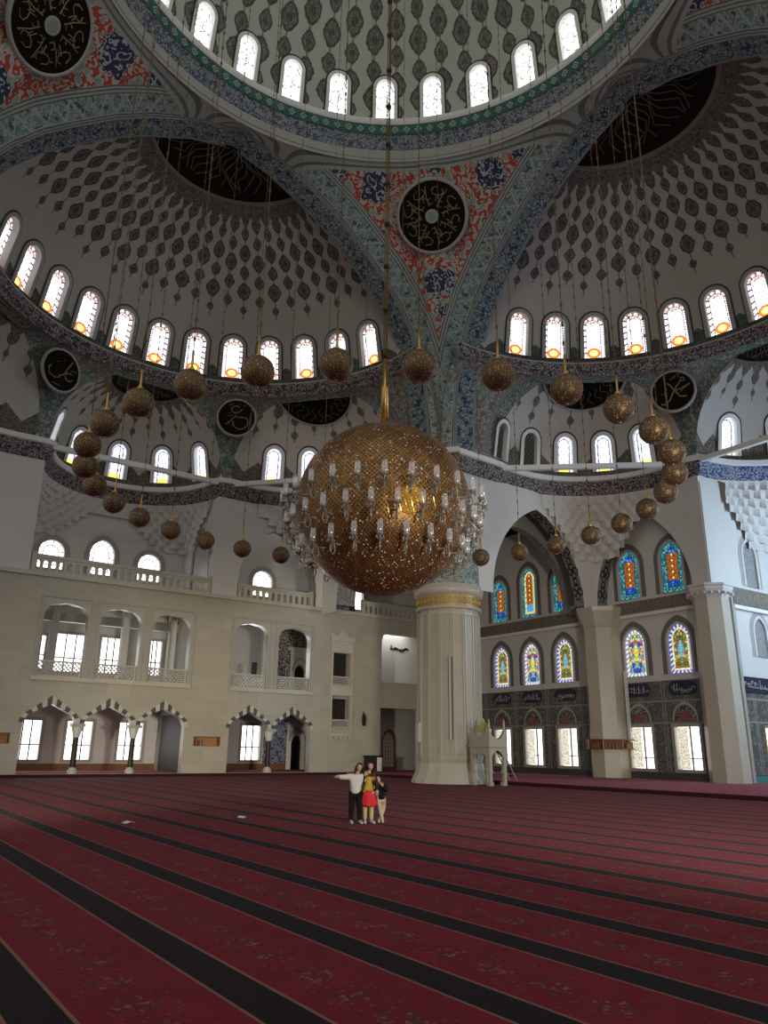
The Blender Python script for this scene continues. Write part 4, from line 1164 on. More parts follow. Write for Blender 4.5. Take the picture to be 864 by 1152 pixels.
for fn, sg, st, lab in ((leftside, 1, OMAR, 'dark roundel with a gilded looped word between the two left semi domes'), (leftside, -1, ALI, 'dark roundel with a gilded word at the far left under the half dome windows'), (rightside, 1, MUHAM, 'dark roundel with a large gilded word under the right half dome windows')):
    th = radians(26.5)*sg; r = 12.5
    c = Vector(fn(14+r*cos(th), r*sin(th), 22.55)); n = Vector(fn(14, 0, 21.2))-c
    roundel('calligraphy_roundel', c, n, 1.2, lab, 'roundels between the semi domes', st, False, .1)
# crown medallions
def crown(fn, mpf, lab):
    pass
def crown_cap(fn, c, zc, R, Rz, e0, a0, a1, clip, lab, name=None):
    TR[0] += 1; name = 'trim_%d' % TR[0]
    mb = MB(); P = []; n = 48; K = 8; F = []
    for i in range(n+1):
        a = a0+(a1-a0)*i/n
        for k in range(K+1):
            e = e0+(pi/2-e0)*k/K; r = (R-.06)*cos(e)
            P.append(fn(max(clip, c[0]+r*cos(a)), c[1]+r*sin(a), zc+(Rz-.06)*sin(e)))
    F = [(i*(K+1)+k, (i+1)*(K+1)+k, (i+1)*(K+1)+k+1, i*(K+1)+k+1) for i in range(n) for k in range(K)]
    mb.add(P, F, None, 0, True); root = struct(mb.build(name, M['ink']), lab, 'medallion')
    mb = MB(); rnd = random.Random(9)
    for i in range(26):
        a = a0+(a1-a0)*(i+.5)/26; pts = []
        for t in range(6):
            e = e0+.06+.05*t+.02*rnd.random(); r = (R-.12)*cos(e); aa = a+.10*sin(t*1.7+i)
            x = c[0]+r*cos(aa)
            pts.append(fn(max(clip+.05, x), c[1]+r*sin(aa), zc+(Rz-.12)*sin(e)))
        mb.tube(pts, .035, 4, False)
    mb.build('calligraphy', plain('dull_gilt_script', (.10, .085, .06), .6), root)
    mb = MB()
    P = []
    for i in range(n+1):
        a = a0+(a1-a0)*i/n
        for e, d in ((e0-.014, .02), (e0-.01, .10), (e0+.008, .10), (e0+.012, .05)):
            r = (R-d)*cos(e); P.append(fn(max(clip, c[0]+r*cos(a)), c[1]+r*sin(a), zc+(Rz-d)*sin(e)))
    mb.add(P, [(i*4+k, (i+1)*4+k, (i+1)*4+k+1, i*4+k+1) for i in range(n) for k in range(3)], None, 0, True)
    mb.build('rim', M['rimbrown'], root)
crown_cap(leftside, (14, 0), 24.6, 12, 9.9, radians(65.5), -pi/2, pi/2, 15.5, 'large dark medallion at the crown of the left half dome')
crown_cap(rightside, (14, 0), 24.6, 12, 9.9, radians(65.5), -pi/2, pi/2, 15.5, 'large dark medallion at the crown of the right half dome')
crown_cap(leftside, (P0, 0), 19, RM, RM, radians(64.5), -pi/2, pi/2, P0, 'dark medallion at the crown of the left middle semi dome')
crown_cap(rightside, (P0, 0), 19, RM, RM, radians(64.5), -pi/2, pi/2, P0, 'dark medallion at the crown of the semi dome at the right edge')
def crown_patch(fn, lab):
    """the corner semi domes are cut by their arch, so the medallion shows as a lens hanging below it"""
    R = RD-.05; am = aM
    c = Vector((DC[0], DC[1], 19)); ec = radians(58)
    ax = Vector((cos(ec)*cos(am), cos(ec)*sin(am), sin(ec))); u = ax.cross(Vector((0, 0, 1))).normalized(); v = u.cross(ax)
    mb = MB(); P = []; n = 48; K = 10; rad = radians(22.5); dcut = RD*cos(hA)
    def pt(a, k, off=0):
        g = rad*k; d = ax*cos(g)+(u*cos(a)+v*sin(a))*sin(g); p = c+d*(R-off)
        w = (p.x-DC[0])*cos(am)+(p.y-DC[1])*sin(am)
        if w < dcut: p.x += cos(am)*(dcut-w); p.y += sin(am)*(dcut-w)
        return fn(*p)
    for i in range(n):
        for k in range(K+1): P.append(pt(2*pi*i/n, k/K))
    mb.add(P, [(i*(K+1)+k, ((i+1) % n)*(K+1)+k, ((i+1) % n)*(K+1)+k+1, i*(K+1)+k+1) for i in range(n) for k in range(K)], None, 0, True)
    root = struct(mb.build('trim_%d' % (900+sum(map(ord, lab)) % 90), M['ink']), lab, 'medallion')
    mb = MB(); mb.tube([pt(2*pi*i/n, 1.0, .03) for i in range(n+1)], .07, 6, True, cap=False); mb.build('rim', M['plaster_grey'], root)
    mb = MB()
    for i in range(24):
        a = 2*pi*i/24; mb.tube([pt(a+.09*sin(t*1.6+i), .55+.07*t, .05) for t in range(6)], .03, 4, False)
    mb.build('calligraphy', plain('dull_gilt_script', (.10, .085, .06), .6), root)
crown_patch(rightside, 'dark medallion above the windows of the corner semi dome right of the column')
crown_patch(leftside, 'dark medallion above the chandelier in the corner semi dome')

# ---- gallery details
def ring_strip(mb, loop_in, loop_out, mp, d, per, mi=0):
    run = [0]
    for a, b in zip(loop_in, loop_in[1:]): run.append(run[-1]+hypot(b[0]-a[0], b[1]-a[1]))
    k = len(loop_in)
    P = [mp(u, v, d) for u, v in loop_in]+[mp(u, v, d) for u, v in loop_out]+[mp(u, v, 0.01) for u, v in loop_in]+[mp(u, v, 0.01) for u, v in loop_out]
    U = [(r/per, 0) for r in run]*4
    F = []
    for i in range(k-1): F += [(i, i+1, k+i+1, k+i), (i, i+1, 2*k+i+1, 2*k+i), (k+i, k+i+1, 3*k+i+1, 3*k+i)]
    mb.add(P, F, U, mi)
def resample(L, n):
    run = [0]
    for a, b in zip(L, L[1:]): run.append(run[-1]+hypot(b[0]-a[0], b[1]-a[1]))
    out = []
    for i in range(n+1):
        t = run[-1]*i/n
        for j in range(len(run)-1):
            if run[j] <= t <= run[j+1]+1e-9:
                f = (t-run[j])/max(1e-9, run[j+1]-run[j]); out.append((L[j][0]+(L[j+1][0]-L[j][0])*f, L[j][1]+(L[j+1][1]-L[j][1])*f)); break
    return out
for c, l in zip(GA+GB, ('first arch from the left', 'second arch from the left', 'third arch from the left', 'left arch of the pair', 'right arch of the pair')):
    A1 = resample(arch(gx(c), 0, gz(2.75), 1.31, .99, 9)[2:], 78); A2 = resample(arch(gx(c), 0, gz(2.75), 1.56, 1.46, 9)[2:], 78)
    mb = MB(); ring_strip(mb, A1, A2, mp_g, -.05, .50)
    trim(mb, M['stripes'], 'black and white striped voussoirs of the arcade, '+l, 'arch')
for x, l in ((11.6, 'between the first and second arches'), (14.76, 'between the second and third arches'), (23.5, 'between the pair of arches')):
    x = gx(x); c = (x, YG+.25)
    root = empty('arcade_column', (x, YG+.25, PZ)); tag(root, 'slender dark arcade column with pale capital %s' % l, 'column', 'columns of the ground floor arcade')
    def part(name, mb, mat):
        o = mb.build(name, mat, root); o.matrix_parent_inverse = Matrix.Translation((-x, -YG-.25, -PZ))
    mb = MB(); mb.lathe([(.0, PZ), (.27, PZ), (.27, PZ+.12), (.2, PZ+.22), (.17, PZ+.32), (0, PZ+.32)], c, 12, False); part('base', mb, M['marble_smooth'])
    mb = MB(); mb.lathe([(.16, PZ+.3), (.145, 2.05)], c, 14); part('shaft', mb, M['iron'])
    mb = MB(); mb.lathe([(.15, 2.0), (.2, 2.06), (.2, 2.12), (.33, 2.6), (0, 2.6)], c, 8, False); part('capital', mb, M['plaster'])
    mb = MB(); mb.box(x-.36, x+.36, YG-.08, YG+.55, 2.58, 2.75); part('abacus', mb, M['greymarble'])
# balcony frames
def frame(mb, x0, x1, z0, z1, w, d):
    for a, b, c, e in ((x0, x1, z1-w, z1), (x0, x0+w, z0, z1-w), (x1-w, x1, z0, z1-w)): mb.box(a, b, YG-d, YG+.02, c, e)
for (x0, x1, cs, l) in ((8.7, 17.85, (10.2, 13.3, 16.4), 'triple'), (20.35, 26.45, (21.75, 24.95), 'double')):
    mb = MB()
    for c in cs: frame(mb, gx(c-1.45), gx(c+1.45), gz(5.2), gz(9.72), .12, .07)
    trim(mb, M['greymarble'], 'grey marble frames around the %s balcony openings' % l, 'frame')
    mb = MB(); mb.box(gx(x0), gx(x1), YG-.16, YG+.05, gz(5.0), gz(5.2)); trim(mb, M['marble_smooth'], 'projecting sill under the %s balcony' % l, 'sill')
def pierced(name, x0, x1, z0, z1, y, lab, grp, cell=.22):
    mb = MB(); d = .05
    mb.box(x0, x1, y-d, y+d, z0, z0+.07); mb.box(x0, x1, y-d, y+d, z1-.09, z1)
    mb.box(x0, x0+.06, y-d, y+d, z0+.07, z1-.09); mb.box(x1-.06, x1, y-d, y+d, z0+.07, z1-.09)
    lo, hi = z0+.07, z1-.09; H = hi-lo; n = max(2, int((x1-x0)/cell))
    def bar(xa, za, xb, zb):
        a = Vector((xa, za)); b = Vector((xb, zb)); t = (b-a).normalized(); q = Vector((-t.y, t.x))*.024
        P = [(p.x+s*q.x, y+e, p.y+s*q.y) for p in (a, b) for s in (1, -1) for e in (-.035, .035)]
        mb.add(P, [(0, 1, 5, 4), (2, 3, 7, 6), (0, 2, 6, 4), (1, 3, 7, 5)])
    k = int((x1-x0+H)/cell)+1
    for i in range(-int(H/cell)-1, k):
        for sgn in (1, -1):
            xa = x0+i*cell; pts = []
            xs, zs = (xa, lo), (xa+H, hi)
            if sgn < 0: xs, zs = (xa, hi), (xa+H, lo)
            (ax, az), (bx, bz) = xs, zs
            t0 = max(0, (x0+.03-ax)/(bx-ax)); t1 = min(1, (x1-.03-ax)/(bx-ax))
            if t1 > t0+.02: bar(ax+(bx-ax)*t0, az+(bz-az)*t0, ax+(bx-ax)*t1, az+(bz-az)*t1)
    return tag(mb.build(name, M['marble_smooth']), lab, 'railing', grp)
for c, l in ((10.2, 'first balcony from the left'), (13.3, 'second balcony from the left'), (16.4, 'third balcony from the left'), (21.75, 'left opening of the double balcony'), (24.95, 'right opening of the double balcony')):
    pierced('balcony_railing', gx(c-1.2)+.01, gx(c+1.2)-.01, 5.21, 6.08, YG+.2, 'pierced marble railing in the %s' % l, 'pierced railings of the gallery')
pierced('balcony_railing', gx(32.1)+.02, gx(36.2), gz(5.52), gz(6.25), YG+.2, 'pierced marble railing beside the big column', 'pierced railings of the gallery')
# little stair tower
tower = empty('balcony_tower', (gx(28.72), YG-.1, gz(2.1))); tag(tower, 'narrow marble tower of two stacked balcony openings with a crested top', 'balcony')
def tpart(name, mb, mat): 
    o = mb.build(name, mat, tower); o.matrix_parent_inverse = Matrix.Translation((-gx(28.72), -YG+.1, -gz(2.1))); return o
mb = MB(); frame(mb, gx(27.82), gx(29.62), gz(2.55), gz(8.75), .14, .12); mb.box(gx(27.82)+.14, gx(29.62)-.14, YG-.07, YG+.01, gz(8.0), gz(8.75)-.14); mb.box(gx(27.82)+.14, gx(29.62)-.14, YG-.08, YG+.01, gz(5.08), gz(5.7)); tpart('frame', mb, M['marble_smooth'])
mb = MB(); mb.box(gx(27.72), gx(29.72), YG-.2, YG+.01, gz(8.75), gz(8.9)); tpart('moulding', mb, M['marble_smooth'])
mb = MB(); mb.box(gx(27.78), gx(29.66), YG-.16, YG+.01, gz(2.42), gz(2.56)); tpart('moulding', mb, M['marble_smooth'])
def crest():
    L = []; x0, x1, zb = gx(27.75), gx(29.69), gz(8.9); xc = (x0+x1)/2
    L = [(x0, zb), (x1, zb), (x1, zb+.35), (x1-.1, zb+.42), (x1-.22, zb+.22), (x1-.5, zb+.2)]
    L += [(xc+.36*cos(t), zb+.24+.34*sin(t)) for t in [pi*i/10 for i in range(11)]]
    L += [(x0+.5, zb+.2), (x0+.22, zb+.22), (x0+.1, zb+.42), (x0, zb+.35)]
    mb = MB(); mb.prism(L, mp_g, -.14, 0); return mb
tpart('crest', crest(), M['marble_smooth'])
for i in range(5):
    x = gx(27.95)+i*.375; mb = MB()
    mb.prism([(x-.1, gz(2.42)), (x+.1, gz(2.42)), (x+.1, gz(2.3)), (x+.04, gz(2.12)), (x-.04, gz(2.12)), (x-.1, gz(2.3))], mp_g, -.14, 0); tpart('corbel', mb, M['marble_smooth'])
for z0, z1 in ((5.75, 6.38), (2.92, 3.5)):
    o = pierced('pierced_panel', gx(28.03)+.01, gx(29.39)-.01, gz(z0)+.01, gz(z1), YG+.1, None, None, .2); o.parent = tower; o.matrix_parent_inverse = Matrix.Translation((-gx(28.72), -YG+.1, -gz(2.1)))
    for k in ('category',): 
        if k in o: del o[k]
mb = MB(); mb.box(gx(27.9), gx(29.5), YG+1.2, YG+1.4, gz(2.6), gz(8.2)); mb.box(gx(27.85), gx(27.95), YG+.1, YG+1.3, gz(2.6), gz(8.2)); mb.box(gx(29.45), gx(29.55), YG+.1, YG+1.3, gz(2.6), gz(8.2)); tpart('inner_wall', mb, M['brown_and_shade'])
# balustrades on the ledge
def balustrade(x0, x1, y, z0, h, lab):
    n = max(2, int((x1-x0)/.42)); holes = []
    for i in range(n):
        c = x0+(x1-x0)*(i+.5)/n; holes.append(arch(c, z0+.1, z0+h*.52, .13, .16, 5))
    root = empty('balustrade', ((x0+x1)/2, y, z0)); tag(root, lab, 'balustrade', 'marble balustrades along the gallery ledge')
    inv = Matrix.Translation((-(x0+x1)/2, -y, -z0))
    mb = MB(); f = lambda u, v, d: (u, y-.06+d, v)
    holed(mb, rectl(x0, x1, z0, z0+h*.82), holes, f, None, .12, reveal_mi=0)
    holed(mb, rectl(x0, x1, z0, z0+h*.82), holes, lambda u, v, d: (u, y+.06+d, v), None, 0)
    o = mb.build('arched_panel', M['marble_smooth'], root); o.matrix_parent_inverse = inv
    mb = MB(); mb.box(x0-.05, x1+.05, y-.11, y+.11, z0+h*.82, z0+h); o = mb.build('handrail', M['marble_smooth'], root); o.matrix_parent_inverse = inv
    for x in (x0, x1):
        mb = MB(); mb.box(x-.13, x+.13, y-.13, y+.13, z0, z0+h+.1); o = mb.build('end_post', M['marble_smooth'], root); o.matrix_parent_inverse = inv
ZL = gz(10.97)
balustrade(CX-RM+.2, CX+RM-.2, YG+.15, ZL, 1.02, 'long marble balustrade in front of the three niche windows')
balustrade(gx(20.75), gx(26.2), YG+.3, ZL, .95, 'marble balustrade in the dark arch beside the chandelier')
balustrade(gx(30.6), gx(36.5), YG+.3, ZL, .95, 'marble balustrade beside the top of the big column')
# grey arch painting a shaded opening, patterned surround, on the upper niche side
def mp_s(u, v, d): return (CX+RM+.0+d, u, v)
mb = MB(); A1 = resample(arch(47.6, ZL, 13.6, 1.25, 1.6, 10)[1:], 40); A2 = resample(arch(47.6, ZL, 13.6, 1.6, 2.1, 10)[1:], 40)
ring_strip(mb, A1, A2, mp_s, -.08, 1.0); trim(mb, M['intrados'], 'patterned arch surround on the side wall of the left upper niche', 'arch')
mb = MB(); mb.prism(arch(47.6, ZL, 13.6, 1.25, 1.6, 10), mp_s, -.04, .01); trim(mb, M['greymarble'], 'grey arched panel painting the shaded opening in the side wall of the left upper niche', 'recess')
# painted foot of the arch beside the chandelier
mb = MB(); mb.prism(rectl(gx(28.1), gx(29.5), ZL, gz(13.2)), mp_g, -.03, .05); trim(mb, M['spandrel'], 'painted panel at the foot of the arch beside the big chandelier', 'painted panel')
mb = MB(); mb.box(26.8, 28.3, YG-.02, YG+.6, ZL, 17.5); struct(mb.build('wall_left_pier', M['plaster']), 'white pier above the ledge behind the chandelier', 'wall')

# ---- rooms seen through the right end of the gallery
mb = MB(); holed(mb, [(29.5, PZ), (40.8, PZ), (40.8, 4.8), (29.5, 4.8)], [arch(gx(34.95), PZ, 2.1, .72, .95, 8), rectl(37.6, 38.2, .4, 2.8)], lambda u, v, d: (u, 48.4+d, v), None, .3, reveal_mi=0)
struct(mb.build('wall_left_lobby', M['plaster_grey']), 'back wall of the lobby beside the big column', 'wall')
mb = MB(); mb.box(30.5, 40.8, 48.2, 48.4, 5.15, 10.5); struct(mb.build('wall_left_upper_room', M['white']), 'white back wall of the upper opening beside the column', 'wall')
mb = MB(); squig(mb, 34.4, 36.4, gz(8.9), gz(9.35), lambda u, v, d: (u, 48.17+d, v), 0, .05, 8, 4); tag(mb.build('wall_strokes', M['dark']), 'short dark strokes high on the white upper wall beside the column', 'marking')  # small dark strokes on the upper wall
door = empty('door_1', (gx(34.95), 48.55, PZ)); struct(door, 'arched wooden door with leaded glass beside the big column', 'door')
dinv = Matrix.Translation((-gx(34.95), -48.55, -PZ))
mb = MB(); fo = arch(gx(34.95), PZ, 2.1, .70, .92, 8); fi = arch(gx(34.95), PZ+.25, 2.1, .50, .68, 8)
fd = lambda u, v, d: (u, 48.5+d, v)
k = len(fo); P = [fd(u, v, 0) for u, v in fo]+[fd(u, v, 0) for u, v in fi]+[fd(u, v, .12) for u, v in fo]+[fd(u, v, .12) for u, v in fi]
mb.add(P, [f for i in range(k) for f in ((i, (i+1) % k, (i+1) % k+k, i+k), (i, (i+1) % k, (i+1) % k+2*k, i+2*k), (i+k, (i+1) % k+k, (i+1) % k+3*k, i+3*k))]); o = mb.build('door_frame', M['wood'], door); o.matrix_parent_inverse = dinv
mb = MB(); mb.prism(fi, fd, .05, .07); o = mb.build('glass', plain('warm_backlit_glass', (.62, .52, .38), .3), door); o.matrix_parent_inverse = dinv
mb = MB()
for i in range(1, 4): x = gx(34.95)-.5+.25*i; mb.box(x-.012, x+.012, 48.53, 48.56, PZ+.25, 2.6)
for i in range(1, 9): z = PZ+.25+.28*i; mb.box(gx(34.95)-.5, gx(34.95)+.5, 48.53, 48.56, z-.012, z+.012)
o = mb.build('glazing_bars', M['wood'], door); o.matrix_parent_inverse = dinv
mb = MB(); mb.box(36.15, 36.95, 46.3, 47.1, PZ, 4.85); tag(mb.build('square_pillar', M['plaster']), 'white square pillar in the lobby left of the big column', 'pillar')
window(lambda u, v, d: (u, 48.4+d, v), 37.9, .5, .5, 2.2, 'rect', M['p_clear'], M['greymarble'], .08, .04, .2, 'narrow bright slit window beside the big column')
# ---- small prayer niches in the gallery rooms behind the double arches
for z0, l in ((PZ, 'room behind the double arches'), (5.15, 'upper gallery room behind the double balcony')):
    root = empty('prayer_niche', (28.15, 50.8, z0)); tag(root, 'white prayer niche with dark arched recess in the %s' % l, 'niche')
    inv = Matrix.Translation((-28.15, -50.8, -z0)); fm = lambda u, v, d: (u, 50.68+d, v); xc = 28.15
    def np_(name, mb, mat): o = mb.build(name, mat, root); o.matrix_parent_inverse = inv
    mb = MB(); holed(mb, rectl(xc-.85, xc+.85, z0+.01, z0+3.4), [arch(xc, z0, z0+1.75, .46, .62, 8)], fm, None, .45, reveal_mi=0); mb.prism(rectl(xc-.95, xc+.95, z0+3.4, z0+3.6), fm, -.08, .3); np_('surround', mb, M['plaster'])
    mb = MB(); A1 = resample(arch(xc, z0, z0+1.9, .62, .85, 8)[1:], 40); A2 = resample(arch(xc, z0, z0+1.9, .72, 1.0, 8)[1:], 40); ring_strip(mb, A1, A2, fm, -.05, 1); np_('arch_moulding', mb, M['greymarble'])
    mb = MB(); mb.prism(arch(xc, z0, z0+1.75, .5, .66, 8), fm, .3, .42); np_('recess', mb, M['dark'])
mb = MB(); mb.box(25.7, 29.5, 51.12, 51.17, PZ, 4.8); trim(mb, M['corniceblue'], 'blue patterned tile panel beside the ground floor prayer niche', 'tile panel')
mb = MB(); mb.box(25.7, 29.5, 51.12, 51.17, 5.16, 10.4); trim(mb, M['cornice'], 'grey patterned tile panel beside the upper prayer niche', 'tile panel')
# inner gallery posts seen through the balcony openings
for x, l in ((10.85, 'first'), (15.3, 'second'), (18.75, 'third')):
    pass
for x, l in ((10.3, 'first'), (14.55, 'second'), (17.6, 'third')):
    mb = MB(); mb.box(x-.22, x+.22, 48.9, 49.3, 5.15, 10.5); tag(mb.build('gallery_post', M['plaster']), 'white square post behind the %s balcony opening' % l, 'post', 'posts inside the upper gallery')
mb = MB(); mb.box(8.3, 18, 48.95, 49.25, 8.75, 9.3); trim(mb, M['greymarble'], 'dark beam across the upper gallery behind the balconies', 'beam')
# bookshelves set into the gallery wall and round the half column
def books(x0, x1, z0, y, n, lab, grp, seed, lean=False):
    rnd = random.Random(seed); x = x0
    cols = [(.20, .05, .03), (.28, .18, .07), (.10, .12, .07), (.32, .24, .14), (.14, .05, .04)]
    for i in range(n):
        w = rnd.uniform(.05, .085); h = rnd.uniform(.26, .36)
        mb = MB(); mb.box(x, x+w, y-.2, y, z0, z0+h); ci = rnd.randrange(5)
        b = mb.build('book', plain('book_cloth_%d' % ci, cols[ci], .7))
        tag(b, lab, 'book', grp); x += w+.008
        if x > x1: break
for x0, x1, l in ((18.35, 20.05, 'between the two arcades'), (6.5, 8.15, 'at the far left')):
    a, b, z0, z1 = gx(x0), gx(x1), gz(1.64), gz(2.2)
    root = empty('wall_bookshelf', ((a+b)/2, YG+.1, z0)); tag(root, 'small wooden bookshelf niche in the gallery wall %s' % l, 'bookshelf'); inv = Matrix.Translation((-(a+b)/2, -YG-.1, -z0))
    mb = MB(); mb.box(a, b, YG+.36, YG+.42, z0, z1); o = mb.build('back_panel', plain('orange_wood', (.36, .19, .07), .5), root); o.matrix_parent_inverse = inv
    mb = MB()
    for q in ((a, a+.04, z0, z1), (b-.04, b, z0, z1), (a+.04, b-.04, z0, z0+.04), (a+.04, b-.04, z1-.04, z1)): mb.box(q[0], q[1], YG-.03, YG+.36, q[2], q[3])
    o = mb.build('wooden_frame', M['wood'], root); o.matrix_parent_inverse = inv
    books(a+.10, b-.1, z0+.045, YG+.32, 6, 'row of worn brown and green books in the wall shelf %s' % l, 'books in the wall shelf %s' % l, int(x0*7))
root = empty('column_bookshelf', (40.3, 32.5, 1.76)); tag(root, 'dark wooden bookshelf wrapped around the half column', 'bookshelf'); inv = Matrix.Translation((-40.3, -32.5, -1.76))
mb = octagon((40.3, 32.5), [(1.56, 1.76), (1.56, 1.82), (1.30, 1.82), (1.30, 2.30), (1.56, 2.30), (1.56, 2.36), (1.30, 2.36)]); o = mb.build('shelf_boards', M['wood'], root); o.matrix_parent_inverse = inv
for i in range(8):
    a = pi/8+2*pi*i/8; mb = MB(); mb.tube([(40.3+1.5*cos(a), 32.5+1.5*sin(a), z) for z in (1.80, 2.32)], .045, 4, False); o = mb.build('upright', plain('pale_wood', (.38, .30, .18), .5), root); o.matrix_parent_inverse = inv
for i in range(8):
    a = pi/4+2*pi*i/8
    if cos(a) > .5: continue
    for k in range(3):
        mb = MB(); r = 1.40; t = (k-1)*.2; P = []
        for dr in (-.07, .07):
            for u, z in ((-.07, 1.83), (.07, 1.83), (.07, 2.1+.05*k), (-.07, 2.1+.05*k)):
                P.append((40.3+(r+dr)*cos(a)-(t+u)*sin(a), 32.5+(r+dr)*sin(a)+(t+u)*cos(a), z))
        mb.add(P, [(0, 1, 2, 3), (4, 5, 6, 7), (0, 1, 5, 4), (1, 2, 6, 5), (2, 3, 7, 6), (3, 0, 4, 7)])
        tag(mb.build('book', plain('gilt_brown_book', (.24, .13, .05), .6)), 'brown book on the shelf wrapped around the half column', 'book', 'books around the half column')
mb = MB(); mb.box(40.44, 40.60, 31.15-.08, 31.15+.08, 2.2, 6.5); o = tag(mb.build('tube_lamp', M['white']), 'long upright white tube lamp on the dado beside the half column', 'lamp')
mb = MB(); mb.box(40.46, 40.72, 31.1, 31.2, 2.3, 2.4); mb.build('lower_bracket', M['iron'], o)
mb = MB(); mb.box(40.46, 40.72, 31.1, 31.2, 6.2, 6.3); mb.build('upper_bracket', M['iron'], o)
mb = MB(); mb.prism([(30.38+.14*cos(t)*.8, 3.5+.40*sin(t)) for t in [2*pi*i/12 for i in range(12)]], mp_g, -.22, -.02); o = tag(mb.build('wall_lantern', M['dark']), 'small black lantern on the gallery wall left of the lobby', 'lantern')
mb = MB(); mb.box(30.36, 30.40, YG-.1, YG, 3.85, 4.05); mb.build('bracket', M['iron'], o)
mb = MB(); mb.box(29.0, 29.45, YG-.12, YG+.2, ZL, ZL+.36); o = tag(mb.build('spotlight', M['dark']), 'small black spotlight standing on the ledge below the chandelier', 'spotlight')
mb = MB(); mb.prism([(29.22+.13*cos(t), ZL+.18+.13*sin(t)) for t in [2*pi*i/12 for i in range(12)]], mp_g, -.16, -.11); mb.build('lens', M['iron'], o)
mb = MB(); mb.box(22.05, 22.3, YG+.4, YG+.7, 6.1, 6.9); o = tag(mb.build('loudspeaker', M['dark']), 'small black loudspeaker behind the railing of the double balcony', 'loudspeaker')
# black cabinet by the wall
cab = empty('speaker_cabinet', (30.75, 44.75, FZ)); tag(cab, 'black cabinet with a pale side standing at the foot of the gallery wall', 'cabinet'); inv = Matrix.Translation((-30.75, -44.75, -FZ))
mb = MB(); mb.box(30.3, 31.25, 44.4, 45.15, PZ+.0, 1.12); o = mb.build('body', M['dark'], cab); o.matrix_parent_inverse = inv
mb = MB(); mb.box(30.85, 31.22, 44.37, 44.40, PZ+.06, 1.06); o = mb.build('pale_panel', M['white'], cab); o.matrix_parent_inverse = inv
mb = MB(); mb.box(30.2, 31.35, 44.35, 45.2, 1.12, 1.18); o = mb.build('top_board', M['dark'], cab); o.matrix_parent_inverse = inv
# papers
for (x, y, a, l) in ((6.1, 18.7, .3, 'white scrap of paper on the carpet at far left'), (9.0, 18.85, .9, 'white scrap of paper on the carpet nearer the children')):
    mb = MB(); c, s_ = cos(a), sin(a)
    P = [(x+c*u-s_*v, y+s_*u+c*v, FZ+.004+z) for u, v, z in ((-.13, -.09, 0), (.0, -.09, .03), (.13, -.09, .0), (.13, .09, .02), (.0, .09, .045), (-.13, .09, .01))]
    P += [(p[0], p[1], p[2]+.004) for p in P]
    mb.add(P, [(0, 1, 4, 5), (1, 2, 3, 4), (6, 7, 10, 11), (7, 8, 9, 10)]+[(i, (i+1) % 6, (i+1) % 6+6, i+6) for i in range(6)])
    tag(mb.build('paper_scrap', M['white']), l, 'paper')

# ---- pulpit
pu = empty('preaching_pulpit', (27.9, 30.2, FZ)); tag(pu, 'pale carved stone pulpit on tall arched legs beside the big column', 'pulpit'); inv = Matrix.Translation((-27.9, -30.2, -FZ))
stoneP = plain('pulpit_stone', (.40, .36, .27), .5, 0, .3, .15, 3)
def pp(name, mb, mat, par=None): o = mb.build(name, mat, par or pu); o.matrix_parent_inverse = inv if par is None else Matrix(); return o
X0, X1, Y0, Y1 = 27.3, 28.45, 29.5, 30.95
for x in (X0, X1):
    for y in (Y0, Y1):
        mb = MB(); s_ = .10
        ix = 1 if x == X0 else -1; iy = 1 if y == Y0 else -1
        def post(z0, z1, w): mb.box(min(x, x+ix*w), max(x, x+ix*w), min(y, y+iy*w), max(y, y+iy*w), z0, z1)
        post(FZ, .12, .24); post(.12, .55, .17); post(.55, .65, .22); post(.65, 1.75, .18)
        pp('leg', mb, stoneP)
def apron(mp, u0, u1, z0, z1, th=.08):
    uc = (u0+u1)/2; mb = MB(); hole = arch(uc, z0-.5, z0+.05, (u1-u0)/2-.17, z1-z0-.22, 8)
    holed(mb, rectl(u0, u1, z0, z1), [hole], mp, None, th, reveal_mi=0); holed(mb, rectl(u0, u1, z0, z1), [hole], lambda u, v, d: mp(u, v, th), None, 0); return mb
for nm, mp_ in (('front', lambda u, v, d: (u, Y0+.02+d, v)), ('back', lambda u, v, d: (u, Y1-.10+d, v))): pp('arched_apron', apron(mp_, X0, X1, 1.05, 1.8), stoneP)
for nm, mp_ in (('left', lambda u, v, d: (X0+.02+d, u, v)), ('right', lambda u, v, d: (X1-.10+d, u, v))): pp('arched_apron', apron(mp_, Y0, Y1, 1.05, 1.8), stoneP)
mb = MB(); mb.box(X0-.05, X1+.05, Y0-.05, Y1+.05, 1.78, 1.9); pp('platform', mb, stoneP)
